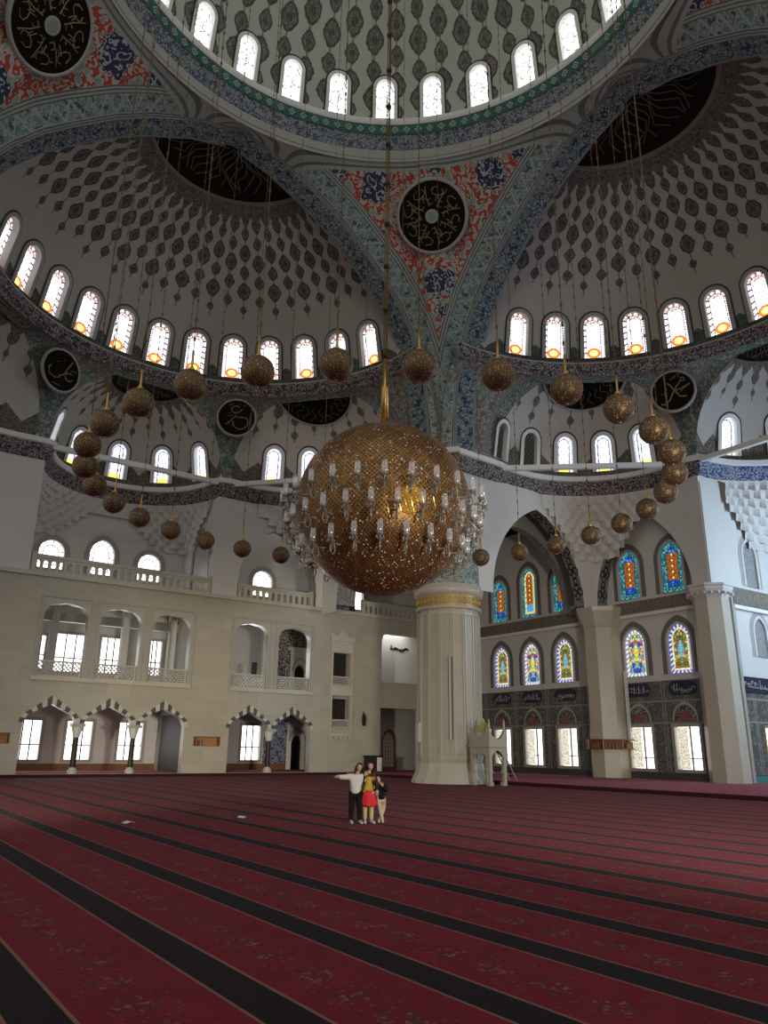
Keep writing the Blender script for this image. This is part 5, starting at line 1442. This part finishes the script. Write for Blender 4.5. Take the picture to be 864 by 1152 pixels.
# side panels with scooped tops
def scoop(u0, u1, z0, zh, zl, mp_):
    L = [(u0, z0), (u1, z0), (u1, zh)]; uc = (u0+u1)/2; w = (u1-u0)/2
    for i in range(11):
        t = i/10; u = u1-.1-(u1-u0-.2)*t; L.append((u, zh-.04-(zh-zl)*sin(pi*t)**.6))
    L.append((u0, zh)); mb = MB(); mb.prism(L, mp_, 0, .07); return mb
pp('scooped_panel', scoop(X0, X1, 1.9, 2.62, 2.2, lambda u, v, d: (u, Y0+d, v)), stoneP)
pp('scooped_panel', scoop(Y0+.08, Y1, 1.9, 2.75, 2.35, lambda u, v, d: (X0+d, u, v)), stoneP)
pp('scooped_panel', scoop(Y0+.08, Y1, 1.9, 2.62, 2.2, lambda u, v, d: (X1-.07+d, u, v)), stoneP)
mb = MB(); mb.prism([(Y0+.2, 2.5), (Y1-.05, 2.5), (Y1-.12, 2.68), (Y1-.2, 2.70), (Y1-.3, 2.86), (Y1-.38, 2.86), ((Y0+Y1)/2+.12, 3.02), ((Y0+Y1)/2+.05, 3.18), ((Y0+Y1)/2-.02, 3.02), (Y0+.5, 2.86), (Y0+.42, 2.86), (Y0+.32, 2.70), (Y0+.24, 2.68)], lambda u, v, d: (X0+.3+d, u, v), 0, .07)
pp('gilded_crest', mb, plain('pale_gilding', (.52, .45, .14), .45, .2))
for x, y in ((X0+.06, Y0+.06), (X0+.06, Y1-.06), (X1-.06, Y0+.06)):
    mb = MB(); mb.lathe([(0, 2.55), (.06, 2.55), (.06, 2.95), (.03, 3.0), (.05, 3.05), (0, 3.16)], (x, y), 10); pp('finial', mb, stoneP)
mb = MB(); mb.box(X0+.2, X1-.2, Y0+.35, Y0+.8, 2.05, 2.2); mb.box(X0+.3, X1-.3, Y0+.45, Y0+.7, 1.9, 2.05); pp('reading_desk', mb, M['brown_and_shade'])
lad = empty('pulpit_ladder', (29.9, 30.6, PZ)); tag(lad, 'slim metal ladder leaning against the back of the pulpit', 'ladder'); linv = Matrix.Translation((-29.9, -30.6, -PZ))
la, lb = Vector((28.62, 30.3, 1.8)), Vector((30.1, 30.75, PZ)); sd = Vector((-.27, .93, 0)).normalized()*.2
for s_ in (-1, 1):
    mb = MB(); mb.tube([la+sd*s_, lb+sd*s_], .035, 6); o = mb.build('rail', M['white'], lad); o.matrix_parent_inverse = linv
for i in range(1, 7):
    p = la.lerp(lb, i/7); mb = MB(); mb.tube([p-sd, p+sd], .022, 5); o = mb.build('rung', M['iron'], lad); o.matrix_parent_inverse = linv

# ================================================================== CHANDELIER AND GLOBE LAMPS
def globe_mat(name, scale, base, dark, glint):
    n = N(name); tc = n.t.nodes.new('ShaderNodeTexCoord'); o = tc.outputs['Object']
    x = n.xyz(o)
    az = n.m_('ARCTAN2', x[1], x[0]); el = n.m_('ARCSINE', n.mx(-1., n.mn(1., n.div(x[2], scale))))
    k1 = n.fr(n.div(n.add(az, el), .052)); k2 = n.fr(n.div(n.sub(az, el), .052))
    mesh = n.mx(n.lt(k1, .35), n.lt(k2, .35))
    s1 = n.abs(n.sub(n.fr(n.add(n.div(az, .5236), .5)), .5)); s2 = n.abs(n.sub(n.fr(n.div(el, .45)), .5))
    star = n.mx(n.lt(n.abs(n.sub(n.add(s1, s2), .5)), .018), n.mx(n.lt(s1, .012), n.lt(n.abs(n.sub(s1, s2)), .015)))
    c = n.mix(mesh, dark, base)
    c = n.mix(n.mul(star, .55), c, tuple(min(1, t*1.5) for t in base))
    nz = n.noise(o, 3.0/scale*2.7, 2); c = n.mix(n.mul(n.gt(nz, .5), .3), c, dark)
    v = n.t.nodes.new('ShaderNodeTexVoronoi'); n.put(v.inputs['Vector'], o); v.inputs['Scale'].default_value = glint
    d = n.lt(v.outputs['Distance'], n.mul(n.m_('POWER', n.xyz(v.outputs['Color'])[0], 2.2), .36))
    c = n.mix(d, c, (.85, .80, .72))  # pale dots paint crystal glints into the shell colour
    return n.bsdf(c, n.mix(d, (.42,)*3, (.2,)*3), n.sub(.75, n.mul(d, .75)), .5, n.bump(mesh, .5, .02))
M['globe'] = globe_mat('gold_filigree_shell', 2.75, (.36, .195, .07), (.12, .06, .025), 13.0)
M['lampball'] = globe_mat('small_gold_filigree', .365, (.26, .165, .075), (.055, .032, .018), 34.0)
gl = N('clear_glass'); g = gl.t.nodes.new('ShaderNodeBsdfGlossy'); g.inputs['Color'].default_value = (.95, .97, 1, 1); g.inputs['Roughness'].default_value = .12
tp = gl.t.nodes.new('ShaderNodeBsdfTransparent'); lw = gl.t.nodes.new('ShaderNodeLayerWeight'); lw.inputs[0].default_value = .45
df = gl.t.nodes.new('ShaderNodeBsdfDiffuse'); df.inputs[0].default_value = (.8, .82, .85, 1)
m1 = gl.t.nodes.new('ShaderNodeMixShader'); m1.inputs[0].default_value = .35; gl.t.links.new(g.outputs[0], m1.inputs[1]); gl.t.links.new(df.outputs[0], m1.inputs[2])
m2 = gl.t.nodes.new('ShaderNodeMixShader'); gl.put(m2.inputs[0], gl.add(.22, gl.mul(lw.outputs['Facing'], .7))); gl.t.links.new(tp.outputs[0], m2.inputs[1]); gl.t.links.new(m1.outputs[0], m2.inputs[2])
gl.t.links.new(m2.outputs[0], gl.out.inputs[0]); M['glass'] = gl.m
M['crystal'] = plain('pale_crystal', (.30, .27, .23), .15, .3, 1.0)
GC = Vector((CX, CY+.05, 8.87)); GR = 2.74
ch = empty('globe_chandelier', GC); tag(ch, 'enormous gilded filigree globe chandelier ringed with crystal lamp arms', 'chandelier')
mb = MB(); mb.ball((0, 0, 0), GR, 96, 64); mb.build('filigree_globe', M['globe'], ch)
mb = MB()
# bright star grille on the side facing the hall
f0 = Vector((.30, -.93, -.22)); f0 = (Vector((EYE.x-GC.x, EYE.y-GC.y, EYE.z-GC.z)).normalized()+rt*.30+up*.10).normalized(); fu = f0.cross(Vector((0, 0, 1))).normalized(); fv = fu.cross(f0)
def sp(x, y, r=GR+.012): return (f0+fu*x+fv*y).normalized()*r
def sline(a, b, w): mb.tube([sp(a[0]+(b[0]-a[0])*i/6, a[1]+(b[1]-a[1])*i/6) for i in range(7)], w, 4, False)
H6 = [(.15*cos(radians(60*i+10)), .17*sin(radians(60*i+10))) for i in range(6)]
for i in range(6): sline(H6[i], H6[(i+1) % 6], .018); sline((0, 0), H6[i], .016)
for i in range(6):
    m1 = ((H6[i][0]+H6[(i+1) % 6][0])/2, (H6[i][1]+H6[(i+1) % 6][1])/2); sline(m1, (0, 0), .009)
    sline((H6[i][0]*.5, H6[i][1]*.5), (H6[(i+1) % 6][0]*.5, H6[(i+1) % 6][1]*.5), .009)
    t = (H6[i][0]*2, H6[i][1]*2); sline(H6[i], t, .009); sline(t, (H6[(i+1) % 6][0]*2, H6[(i+1) % 6][1]*2), .009)
mb.build('star_grille', plain('bright_gilt_grille', (.75, .48, .12), .3, .6), ch)
mb = MB(); c6 = [sp(0, 0, GR+.004)]; ring6 = []
for i in range(6):
    for k in range(6):
        a_, b_ = H6[i], H6[(i+1) % 6]; ring6.append(sp(a_[0]+(b_[0]-a_[0])*k/6, a_[1]+(b_[1]-a_[1])*k/6, GR+.004))
mid6 = [((p+c6[0])/2).normalized()*(GR+.004) for p in ring6]
mb.add(c6+mid6+ring6, [(0, 1+i, 1+(i+1) % 36) for i in range(36)]+[(1+i, 37+i, 37+(i+1) % 36, 1+(i+1) % 36) for i in range(36)])
_n = N('lit_lamp_panel'); _o = _n.pos(); mb.build('lit_star_panel', _n.emit(_n.mix(_n.lt(_n.voro(_o, 11., 'DISTANCE_TO_EDGE'), .12), (.62, .33, .07), (.22, .11, .025)), .9), ch)
mb = MB(); mb.lathe([(0, GR-.02), (.42, GR-.04), (.36, GR+.06), (.14, GR+.14), (.14, GR+.34), (0, GR+.34)], (0, 0), 24); mb.build('crown_cap', M['gold'], ch)
ZT = 47.6-GC.z
mb = MB(); mb.lathe([(0, GR+.3), (.13, GR+.3), (.11, GR+1.4), (.13, GR+1.45), (.10, GR+1.5), (.09, GR+2.5), (0, GR+2.52)], (0, 0), 12); mb.build('gilded_sleeve', M['gold'], ch)
for i in range(3):
    a = 2*pi*i/3; mb = MB(); mb.tube([(.06*cos(a), .06*sin(a), GR+.3), (.06*cos(a), .06*sin(a), ZT)], .02, 5); mb.build('suspension_rod', M['brass'], ch)
for i in range(20):
    mb = MB(); z = GR+.9+i*1.75; mb.lathe([(0, z-.06), (.10, z-.05), (.10, z+.05), (0, z+.06)], (0, 0), 10); mb.build('rod_clamp', M['iron'], ch)
arm_me = glass_me = None
def arm_meshes():
    mb = MB()
    mb.tube([(0, 0, 0), (.18, 0, -.03), (.32, 0, -.02), (.40, 0, .06)], [.035, .03, .028, .03], 6)
    mb.tube([(.30+.0, 0, -.20+.0)]+[(.31+.11*cos(t), 0, -.19+.16*sin(t)) for t in [pi/2+2*pi*k/10 for k in range(11)]], .022, 5)
    mb.lathe([(0, .04), (.05, .05), (.11, .12), (.12, .15), (.04, .16), (0, .16)], (.42, 0), 10)
    for t in range(5): a = 2*pi*t/5; mb.ball((.42+.10*cos(a), .10*sin(a), .02), .028, 5, 4, 0, (1, 1, 1.6))
    a = mb.build('lamp_arm', M['crystal'], None)
    mb = MB(); mb.lathe([(.055, .16), (.085, .22), (.09, .32), (.078, .50), (.085, .52)], (.42, 0), 12)
    g = mb.build('glass_tube', M['glass'], None)
    return a, g
a0, g0 = arm_meshes(); first = True
for el, cnt, off in ((-2, 26, 0), (-18, 26, .5), (-37, 22, .25)):
    for i in range(cnt):
        az = 2*pi*(i+off)/cnt; e = radians(el)
        if first: A, G = a0, g0; first = False
        else: A = a0.copy(); COL.objects.link(A); G = g0.copy(); COL.objects.link(G)
        A.parent = ch; A.location = (GR*cos(e)*cos(az), GR*cos(e)*sin(az), GR*sin(e)); A.rotation_euler = (0, 0, az); G.parent = A
mb = MB()
# ring of 32 small globe lamps
lamp0 = None
RING = [(-130+11.25*0)]
def make_lamp():
    root = empty('globe_lamp'); 
    mb = MB(); mb.ball((0, 0, 0), .362, 32, 20); mb.build('filigree_ball', M['lampball'], root)
    mb = MB(); mb.lathe([(0, .34), (.10, .35), (.05, .42), (.028, .46), (.028, .85), (0, .86)], (0, 0), 10); mb.build('hanger', M['gold'], root)
    mb = MB(); mb.tube([(0, 0, .8), (0, 0, 3.0), (0, 0, 35.0)], .011, 5)
    for i in range(68): z = 1.1+i*.5; mb.box(-.019, .019, -.019, .019, z, z+.09)
    mb.build('chain', plain('dull_bronze_chain', (.13, .085, .035), .5, .3), root)
    mb = MB(); mb.lathe([(0, -.40), (.04, -.38), (.05, -.35), (0, -.34)], (0, 0), 8); mb.build('bottom_knob', M['brass'], root)
    return root
ring_lab = {0: 'below the right end of the tie beam', }
phase = 4.1; RC = (13.2, 19.05); RR = 8.85; ZB = 9.3
vis = []
for k in range(32):
    a = radians(phase+11.25*k); vis.append((k, RC[0]+RR*cos(a), RC[1]+RR*sin(a), degrees(a)))
def lamp_label(k):
    az = (phase+11.25*k) % 360
    if az > 180: az -= 360
    # order round the ring as seen: azimuth 55 = farthest (behind the globe), -125 = nearest
    d = (az-55.06+180) % 360-180
    j = round(abs(d)/11.25-.001); side = 'left' if d > 0 else 'right'
    return d, side
order = sorted(range(32), key=lambda k: lamp_label(k)[0])
nth = lambda n: ordn[n-1] if n <= 14 else {15: 'fifteenth', 16: 'sixteenth'}[n]
left = [k for k in order if lamp_label(k)[0] > 0]; right = [k for k in order if lamp_label(k)[0] <= 0][::-1]
labels = {}
for side, seq in (('left', left), ('right', right)):
    near = seq[::-1]
    for n_, k in enumerate(near): labels[k] = 'small gold globe lamp, %s from the nearest on the ring\'s %s half' % (nth(n_+1), side)
lamp = make_lamp()
for k, x, y, a in vis:
    if k == 0: L = lamp
    else:
        L = lamp.copy(); COL.objects.link(L)
        for c in lamp.children:
            d = c.copy(); COL.objects.link(d); d.parent = L
    L.location = (x, y, ZB); L.rotation_euler = (0, 0, radians(a))
    tag(L, labels[k], 'lamp', 'small globe lamps ringing the chandelier')

# ================================================================== PEOPLE
def skinned(name, J, E, mat, parent, root, lev=2, smooth=True):
    """J: name -> (x, y, z, r); E: joint pairs; grows one continuous surface"""
    keys = list(J); me = bpy.data.meshes.new(name+'_cage')
    me.from_pydata([J[k][:3] for k in keys], [(keys.index(a), keys.index(c)) for a, c in E], [])
    o = bpy.data.objects.new(name+'_cage', me); COL.objects.link(o)
    o.modifiers.new('s', 'SKIN'); sv = me.skin_vertices[0].data
    for i, k in enumerate(keys):
        r = J[k][3]; sv[i].radius = r if isinstance(r, tuple) else (r, r); sv[i].use_root = (k == root)
    m = o.modifiers.new('d', 'SUBSURF'); m.levels = lev; m.render_levels = lev
    dg = bpy.context.evaluated_depsgraph_get(); dg.update()
    m2 = bpy.data.meshes.new_from_object(o.evaluated_get(dg)); m2.name = name
    bpy.data.objects.remove(o); bpy.data.meshes.remove(me)
    m2.materials.clear()
    for p in m2.polygons: p.use_smooth = True
    return link(name, m2, mat, parent)
SKIN = plain('skin', (.52, .31, .22), .5, 0, .3); HAIR = plain('dark_brown_hair', (.022, .013, .009), .5)
def head(mb_, c, r, tilt, turn=0.0):
    """egg shaped head with brow, nose, lips and ears, facing -y"""
    cx, cy, cz = c; R = Matrix.Rotation(turn, 3, 'Z') @ Matrix.Rotation(tilt, 3, 'Y')
    P = []; F = []; nu, nv = 24, 18
    for j in range(nv+1):
        e = -pi/2+pi*j/nv
        for i in range(nu):
            a = 2*pi*i/nu; x, y, z = cos(e)*cos(a)*.80, cos(e)*sin(a)*.95, sin(e)*1.16
            if z < 0: k = 1+.34*z; x *= k; y *= (1+.18*z)
            if y < 0:
                fx = x/.8; fz = z
                y -= .20*math.exp(-((fx)**2/.02+(fz+.12)**2/.035))          # nose
                y += .09*math.exp(-((abs(fx)-.34)**2/.025+(fz-.10)**2/.02))   # eye sockets
                y -= .06*math.exp(-(fx**2/.05+(fz+.50)**2/.006))            # lips
                y -= .06*math.exp(-(fx**2/.05+(fz+.92)**2/.03))             # chin
            v = R @ Vector((x*r, y*r, z*r)); P.append((cx+v.x, cy+v.y, cz+v.z))
    for j in range(nv):
        for i in range(nu): F.append((j*nu+i, j*nu+(i+1) % nu, (j+1)*nu+(i+1) % nu, (j+1)*nu+i))
    mb_.add(P, F, None, 0, True)
    for s in (-1, 1):
        v = R @ Vector((s*.80*r, .05*r, -.05*r)); mb_.ball((cx+v.x, cy+v.y, cz+v.z), r*.2, 8, 6, 0, (.4, .7, 1.15))
    return R
def face_bits(c, r, R, root):
    mb = MB(); 
    for s in (-1, 1):
        v = R @ Vector((s*.28*r, -.86*r, .10*r)); mb.ball((c[0]+v.x, c[1]+v.y, c[2]+v.z), r*.10, 8, 6, 0, (1.2, .6, .8))
        v = R @ Vector((s*.29*r, -.90*r, .30*r)); mb.ball((c[0]+v.x, c[1]+v.y, c[2]+v.z), r*.13, 8, 4, 0, (1.4, .4, .3))
    mb.build('eyes_and_brows', HAIR, root)
    mb = MB(); v = R @ Vector((0, -.97*r, -.50*r)); mb.ball((c[0]+v.x, c[1]+v.y, c[2]+v.z), r*.17, 10, 6, 0, (1.3, .4, .42)); mb.build('lips', plain('lips', (.42, .12, .10), .4), root)
def hair(c, r, R, root, length, side=0):
    mb = MB(); P = []; F = []; nu, nv = 28, 14
    for j in range(nv+1):
        t = j/nv
        for i in range(nu):
            a = 2*pi*i/nu; fr = max(0, -sin(a))                       # front
            emin = radians(-35)+radians(75)*min(1, (fr/.8)**2)
            e = pi/2-(pi/2-emin)*t
            x, y, z = cos(e)*cos(a)*1.06, cos(e)*sin(a)*1.12+.04, sin(e)*1.34
            v = R @ Vector((x*r, y*r, z*r)); P.append((c[0]+v.x, c[1]+v.y, c[2]+v.z))
    for j in range(nv):
        for i in range(nu): F.append((j*nu+i, j*nu+(i+1) % nu, (j+1)*nu+(i+1) % nu, (j+1)*nu+i))
    mb.add(P, F, None, 0, True)
    for k in range(11):                                               # falling locks
        q = -1+2*k/10; a0 = Vector((q*.92*r, .02*r+.55*r*(1-q*q), .15*r)); v0 = R @ a0
        top = Vector(c)+v0; L = length*(1-.15*abs(q))
        mb.tube([top, top+Vector((q*.14*r, .06*r, -L*.4)), top+Vector((q*.22*r+side*r, .02*r, -L*.75)), top+Vector((q*.12*r+side*r, -.02*r, -L))], [r*.26, r*.30, r*.27, r*.08], 7)
    mb.build('hair', HAIR, root)
def hand(mb, w, d, s, palm_n=(0, -1, 0), curl=.35):
    """palm, four fingers of unequal length and a thumb growing from wrist w along d"""
    w = Vector(w); d = Vector(d).normalized(); nrm = Vector(palm_n); sd = d.cross(nrm).normalized(); nrm = sd.cross(d)
    P = [w, w+d*s*.45, w+d*s*.55]
    mb.ball(tuple(w+d*s*.28), s*.30, 10, 8, 0, (1, .8, 1))
    for k, L in enumerate((.42, .50, .47, .36)):
        b0 = w+d*s*.45+sd*s*(.19-.125*k)
        mb.tube([b0-d*s*.12, b0+d*s*L*.5+nrm*s*curl*.06, b0+d*s*L*.85+nrm*s*curl*.30, b0+d*s*L*.95+nrm*s*curl*.5], [s*.075, s*.068, s*.06, s*.045], 6)
    b0 = w+d*s*.15+sd*s*.22
    mb.tube([b0-sd*s*.08, b0+(d*.6+sd*.7)*s*.22, b0+(d*.9+sd*.5)*s*.38+nrm*s*.06], [s*.085, s*.075, s*.05], 6)
def person(loc, H, J, label, clothes, hd, hairlen, hands, hside=0.0, shoes=None):
    root = empty('person', loc, -YAW); tag(root, label, 'person', 'children posing together on the carpet')
    sk = {k: tuple(c*H for c in v[:3])+(v[3]*H,) for k, v in J.items()}
    bodyE = [('pel', 'bel'), ('bel', 'che'), ('che', 'nec'), ('nec', 'hed'), ('che', 'shL'), ('shL', 'elL'), ('elL', 'wrL'), ('che', 'shR'), ('shR', 'elR'), ('elR', 'wrR'),
             ('pel', 'hiL'), ('hiL', 'knL'), ('knL', 'anL'), ('anL', 'toL'), ('pel', 'hiR'), ('hiR', 'knR'), ('knR', 'anR'), ('anR', 'toR')]
    skinned('body', sk, bodyE, SKIN, root, 'pel')
    c = tuple(x*H for x in hd[:3]); r = hd[3]*H
    mb = MB(); R = head(mb, c, r, hd[4], hd[5]); mb.build('head', SKIN, root)
    face_bits(c, r, R, root); hair(c, r, R, root, hairlen*H, hside)
    for (w, d, pn, cu) in hands:
        mb = MB(); hand(mb, sk[w][:3], d, .105*H, pn, cu); mb.build('hand', SKIN, root)
    for nm, keys, edges, rt_, grow, mat in clothes:
        JJ = {}
        for k in keys:
            if isinstance(k, tuple): JJ[k[0]] = tuple(x*H for x in k[1:])
            else: JJ[k] = sk[k][:3]+(sk[k][3]+grow*H,)
        skinned(nm, JJ, edges, mat, root, rt_)
    if shoes:
        for f, a in (('toL', 'anL'), ('toR', 'anR')):
            t, n_ = Vector(sk[f][:3]), Vector(sk[a][:3]); dd = Vector((t.x-n_.x, t.y-n_.y, 0)).normalized()
            mb = MB(); heel = Vector((n_.x, n_.y, 0))-dd*.02*H
            mb.tube([heel+Vector((0, 0, .028*H)), heel+dd*.06*H+Vector((0, 0, .030*H)), heel+dd*.115*H+Vector((0, 0, .024*H)), heel+dd*.15*H+Vector((0, 0, .018*H))], [.024*H, .030*H, .026*H, .014*H], 10); mb.build('shoe', shoes, root)
    return root
def cloth(n, c): return plain(n, c, .85, 0, .15, .12, 14)
UP = [('hem', 'hm2'), ('hm2', 'bel'), ('bel', 'che'), ('che', 'nk2'), ('che', 'shL'), ('shL', 'elL'), ('elL', 'wrL'), ('che', 'shR'), ('shR', 'elR'), ('elR', 'wrR')]
TR_ = [('wai', 'hiL'), ('hiL', 'knL'), ('knL', 'anL'), ('wai', 'hiR'), ('hiR', 'knR'), ('knR', 'anR')]
# local frame: x to the picture's right, -y towards the camera; unit = body height
# 1: white sweater, dark trousers, arm flung out to the left
J1 = {'pel': (0, 0, .50, .075), 'bel': (.0, 0, .60, .082), 'che': (.005, .0, .72, .082), 'nec': (.02, 0, .825, .034), 'hed': (.045, -.005, .875, .034),
      'shL': (-.10, 0, .775, .042), 'elL': (-.205, -.095, .765, .032), 'wrL': (-.30, -.20, .775, .024), 'shR': (.115, .01, .775, .042), 'elR': (.185, .07, .70, .030), 'wrR': (.28, .06, .745, .022),
      'hiL': (-.055, 0, .485, .058), 'knL': (-.065, -.005, .27, .042), 'anL': (-.07, .01, .05, .028), 'toL': (-.05, -.075, .022, .022), 'hiR': (.055, 0, .485, .058), 'knR': (.075, -.01, .27, .042), 'anR': (.085, .015, .05, .028), 'toR': (.115, -.06, .022, .022)}
person((10.66, 16.22, FZ), 1.36, J1, 'child in white sweater and black trousers, one arm flung out to the left',
       [('sweater', ['bel', 'che', 'shL', 'elL', 'wrL', 'shR', 'elR', 'wrR', ('nk2', .018, 0, .80, .05), ('hm2', 0, 0, .54, .105), ('hem', 0, 0, .475, .105)], UP, 'che', .016, cloth('white_sweater_knit', (.60, .57, .53))),
        ('trousers', [('wai', 0, 0, .53, .085), 'hiL', 'knL', 'anL', 'hiR', 'knR', 'anR'], TR_, 'wai', .014, cloth('black_trousers', (.012, .011, .012)))],
       (.058, -.01, .925, .064, .22, .1), .16, [('wrL', (-.8, -.6, .05), (0, 0, -1), .3), ('wrR', (.8, -.5, .15), (0, -1, 0), .8)], -.15, cloth('grey_shoe', (.45, .42, .40)))
# pattern on the sweater front
# 2: yellow vest over dark sleeves, red skirt, yellow leggings, long dark hair
J2 = {'pel': (0, 0, .50, .070), 'bel': (0, 0, .60, .062), 'che': (0, 0, .72, .070), 'nec': (.01, 0, .825, .032), 'hed': (.015, -.005, .875, .032),
      'shL': (-.10, .0, .775, .038), 'elL': (-.125, -.04, .66, .028), 'wrL': (-.055, -.105, .775, .020), 'shR': (.10, .02, .775, .038), 'elR': (.135, .07, .66, .028), 'wrR': (.15, .07, .54, .020),
      'hiL': (-.052, 0, .485, .055), 'knL': (-.055, -.01, .27, .038), 'anL': (-.05, .01, .05, .026), 'toL': (-.045, -.075, .02, .022), 'hiR': (.052, 0, .485, .055), 'knR': (.06, -.01, .27, .038), 'anR': (.06, .015, .05, .026), 'toR': (.10, -.06, .02, .022)}
YEL = cloth('mustard_vest', (.44, .33, .03)); BRN = cloth('dark_brown_sleeves', (.05, .022, .015))
p2 = person((10.965, 16.13, FZ), 1.39, J2, 'child with long dark hair, yellow vest and red skirt, standing in the middle',
       [('blouse', ['bel', 'che', 'shL', 'elL', 'wrL', 'shR', 'elR', 'wrR', ('nk2', .01, 0, .80, .042), ('hm2', 0, 0, .58, .07), ('hem', 0, 0, .55, .07)], UP, 'che', .010, BRN),
        ('vest', [('a', 0, -.004, .545, .080), ('b', 0, -.006, .62, .078), ('c', 0, -.006, .71, .086), ('d', .004, -.004, .775, .075)], [('a', 'b'), ('b', 'c'), ('c', 'd')], 'b', 0, YEL),
        ('leggings', [('wai', 0, 0, .50, .06), 'hiL', 'knL', 'anL', 'hiR', 'knR', 'anR'], TR_, 'wai', .006, cloth('pale_yellow_leggings', (.55, .50, .24)))],
       (.03, -.012, .925, .062, -.06, .15), .30, [('wrL', (.25, -.3, 1), (0, -1, 0), .5), ('wrR', (.05, -.1, -1), (0, -1, 0), .4)], 0, cloth('pale_grey_shoe', (.50, .46, .48)))
mb = MB(); H = 1.39; P = []; n = 40
prof = [(.070, .585), (.085, .55), (.105, .48), (.13, .40), (.15, .335), (.155, .305), (.145, .285), (.128, .300)]
for i in range(n):
    a = 2*pi*i/n
    for k, (r, z) in enumerate(prof):
        f = 1+.10*(k/7)*sin(a*7)+.06*(k/7)*sin(a*3+1); P.append((r*H*f*cos(a), r*H*f*.78*sin(a), (z+.018*(k/7)*sin(a*2+.8))*H))
K = len(prof); mb.add(P, [(i*K+k, ((i+1) % n)*K+k, ((i+1) % n)*K+k+1, i*K+k+1) for i in range(n) for k in range(K-1)], None, 0, True)
mb.build('skirt', cloth('red_skirt', (.60, .035, .045)), p2)
# 3: smallest, black top, beige tights, crossed legs, hand at the cheek
J3 = {'pel': (.01, 0, .50, .078), 'bel': (.0, 0, .60, .070), 'che': (-.01, 0, .71, .074), 'nec': (-.035, 0, .81, .036), 'hed': (-.06, -.005, .855, .036),
      'shL': (-.115, 0, .755, .040), 'elL': (-.19, -.03, .63, .030), 'wrL': (-.16, -.11, .72, .022), 'shR': (.10, 0, .76, .042), 'elR': (.13, -.06, .66, .032), 'wrR': (.03, -.115, .775, .022),
      'hiL': (-.055, 0, .485, .060), 'knL': (-.02, -.02, .27, .042), 'anL': (.035, -.03, .05, .030), 'toL': (.045, -.11, .022, .024), 'hiR': (.06, 0, .485, .060), 'knR': (.05, .01, .27, .042), 'anR': (-.035, .02, .05, .030), 'toR': (-.05, -.06, .022, .024)}
TAN = cloth('beige_tights', (.52, .42, .31))
person((11.36, 16.15, FZ), 1.08, J3, 'smallest child in a black top and beige tights, head tilted, legs crossed',
       [('sweater', ['bel', 'che', 'shL', 'elL', 'wrL', 'shR', 'elR', 'wrR', ('nk2', -.03, 0, .79, .05), ('hm2', .005, 0, .55, .12), ('hem', .01, 0, .47, .125)], UP, 'che', .018, cloth('black_sweater', (.010, .009, .011))),
        ('tights', [('wai', .005, 0, .49, .085), 'hiL', 'knL', 'anL', 'toL', 'hiR', 'knR', 'anR', 'toR'], TR_+[('anL', 'toL'), ('anR', 'toR')], 'wai', .007, TAN)],
       (-.075, -.012, .91, .074, -.32, -.1), .22, [('wrL', (.3, -.2, .8), (0, -1, 0), .5), ('wrR', (-.5, -.1, .8), (0, -1, 0), .4)], .15, None)

# ------------------------------------------------------------------ light
w = bpy.data.worlds.new('world'); SC.world = w; w.use_nodes = True
w.node_tree.nodes['Background'].inputs[0].default_value = (1, .975, .94, 1); w.node_tree.nodes['Background'].inputs[1].default_value = .45
def aim(o, loc, target):
    o.location = loc; o.rotation_euler = (Vector(target)-Vector(loc)).to_track_quat('-Z', 'Y').to_euler()
def area(name, loc, target, sx, sy, power, col=(1, 1, 1), spread=180):
    l = bpy.data.lights.new(name, 'AREA'); l.shape = 'RECTANGLE'; l.size = sx; l.size_y = sy; l.energy = power; l.color = col; l.spread = radians(spread)
    o = bpy.data.objects.new(name, l); COL.objects.link(o); aim(o, loc, target); return o
def spot(name, loc, target, power, size, blend, col, rad=.4):
    l = bpy.data.lights.new(name, 'SPOT'); l.energy = power; l.spot_size = radians(size); l.spot_blend = blend; l.color = col; l.shadow_soft_size = rad
    o = bpy.data.objects.new(name, l); COL.objects.link(o); aim(o, loc, target); return o
area('niche_daylight', (45.5, 13.5, 12), (43, 24.2, 10), 4, 8, 2500, (.52, .75, 1))
area('dome_window_daylight', (CX-8.5, CY-8.5, 38.2), (CX+8, CY+8, 40), 12, 2.4, 1400, (.95, 1, .95))
spot('added_wall_fill', (-12, 8, 2.4), (10, 45.5, 1.0), 11000, 31, 1.0, (1, .91, .74), .8)  # added unseen spot, brightens the left of the gallery wall, no known lamp
spot('added_wall_fill', (-12, 8, 2.4), (23, 45.5, 1.5), 27000, 33, 1.0, (1, .91, .74), .8)  # second added unseen spot, for the right of the gallery wall
spot('added_column_fill', (9, -5, 2.8), (26, 33, 3.2), 18000, 58, 1.0, (1, .92, .78), 1.2)  # unseen fill added to brighten the column and the children
area('upper_gallery_daylight', (23.3, 50.9, 7.6), (23.3, 45, 6.5), 3, 2, 170, (.95, .97, 1))
area('upper_gallery_daylight', (13, 50.9, 7.4), (13, 45, 6.5), 8, 2, 80, (.95, .97, 1))
area('lobby_daylight', (34, 47.6, 10.3), (34, 47.6, 6), 4, 1.5, 70, (1, .97, .92))
area('arcade_daylight', (13, 50.9, 2.2), (13, 44, 0), 8, 2, 55, (.97, .98, 1))
SC.view_settings.view_transform = 'Standard'; SC.view_settings.look = 'None'; SC.view_settings.exposure = 0; SC.view_settings.gamma = 1
SC.view_settings.use_curve_mapping = False
SC.cycles.use_denoising = True; SC.cycles.max_bounces = 6; SC.cycles.diffuse_bounces = 4
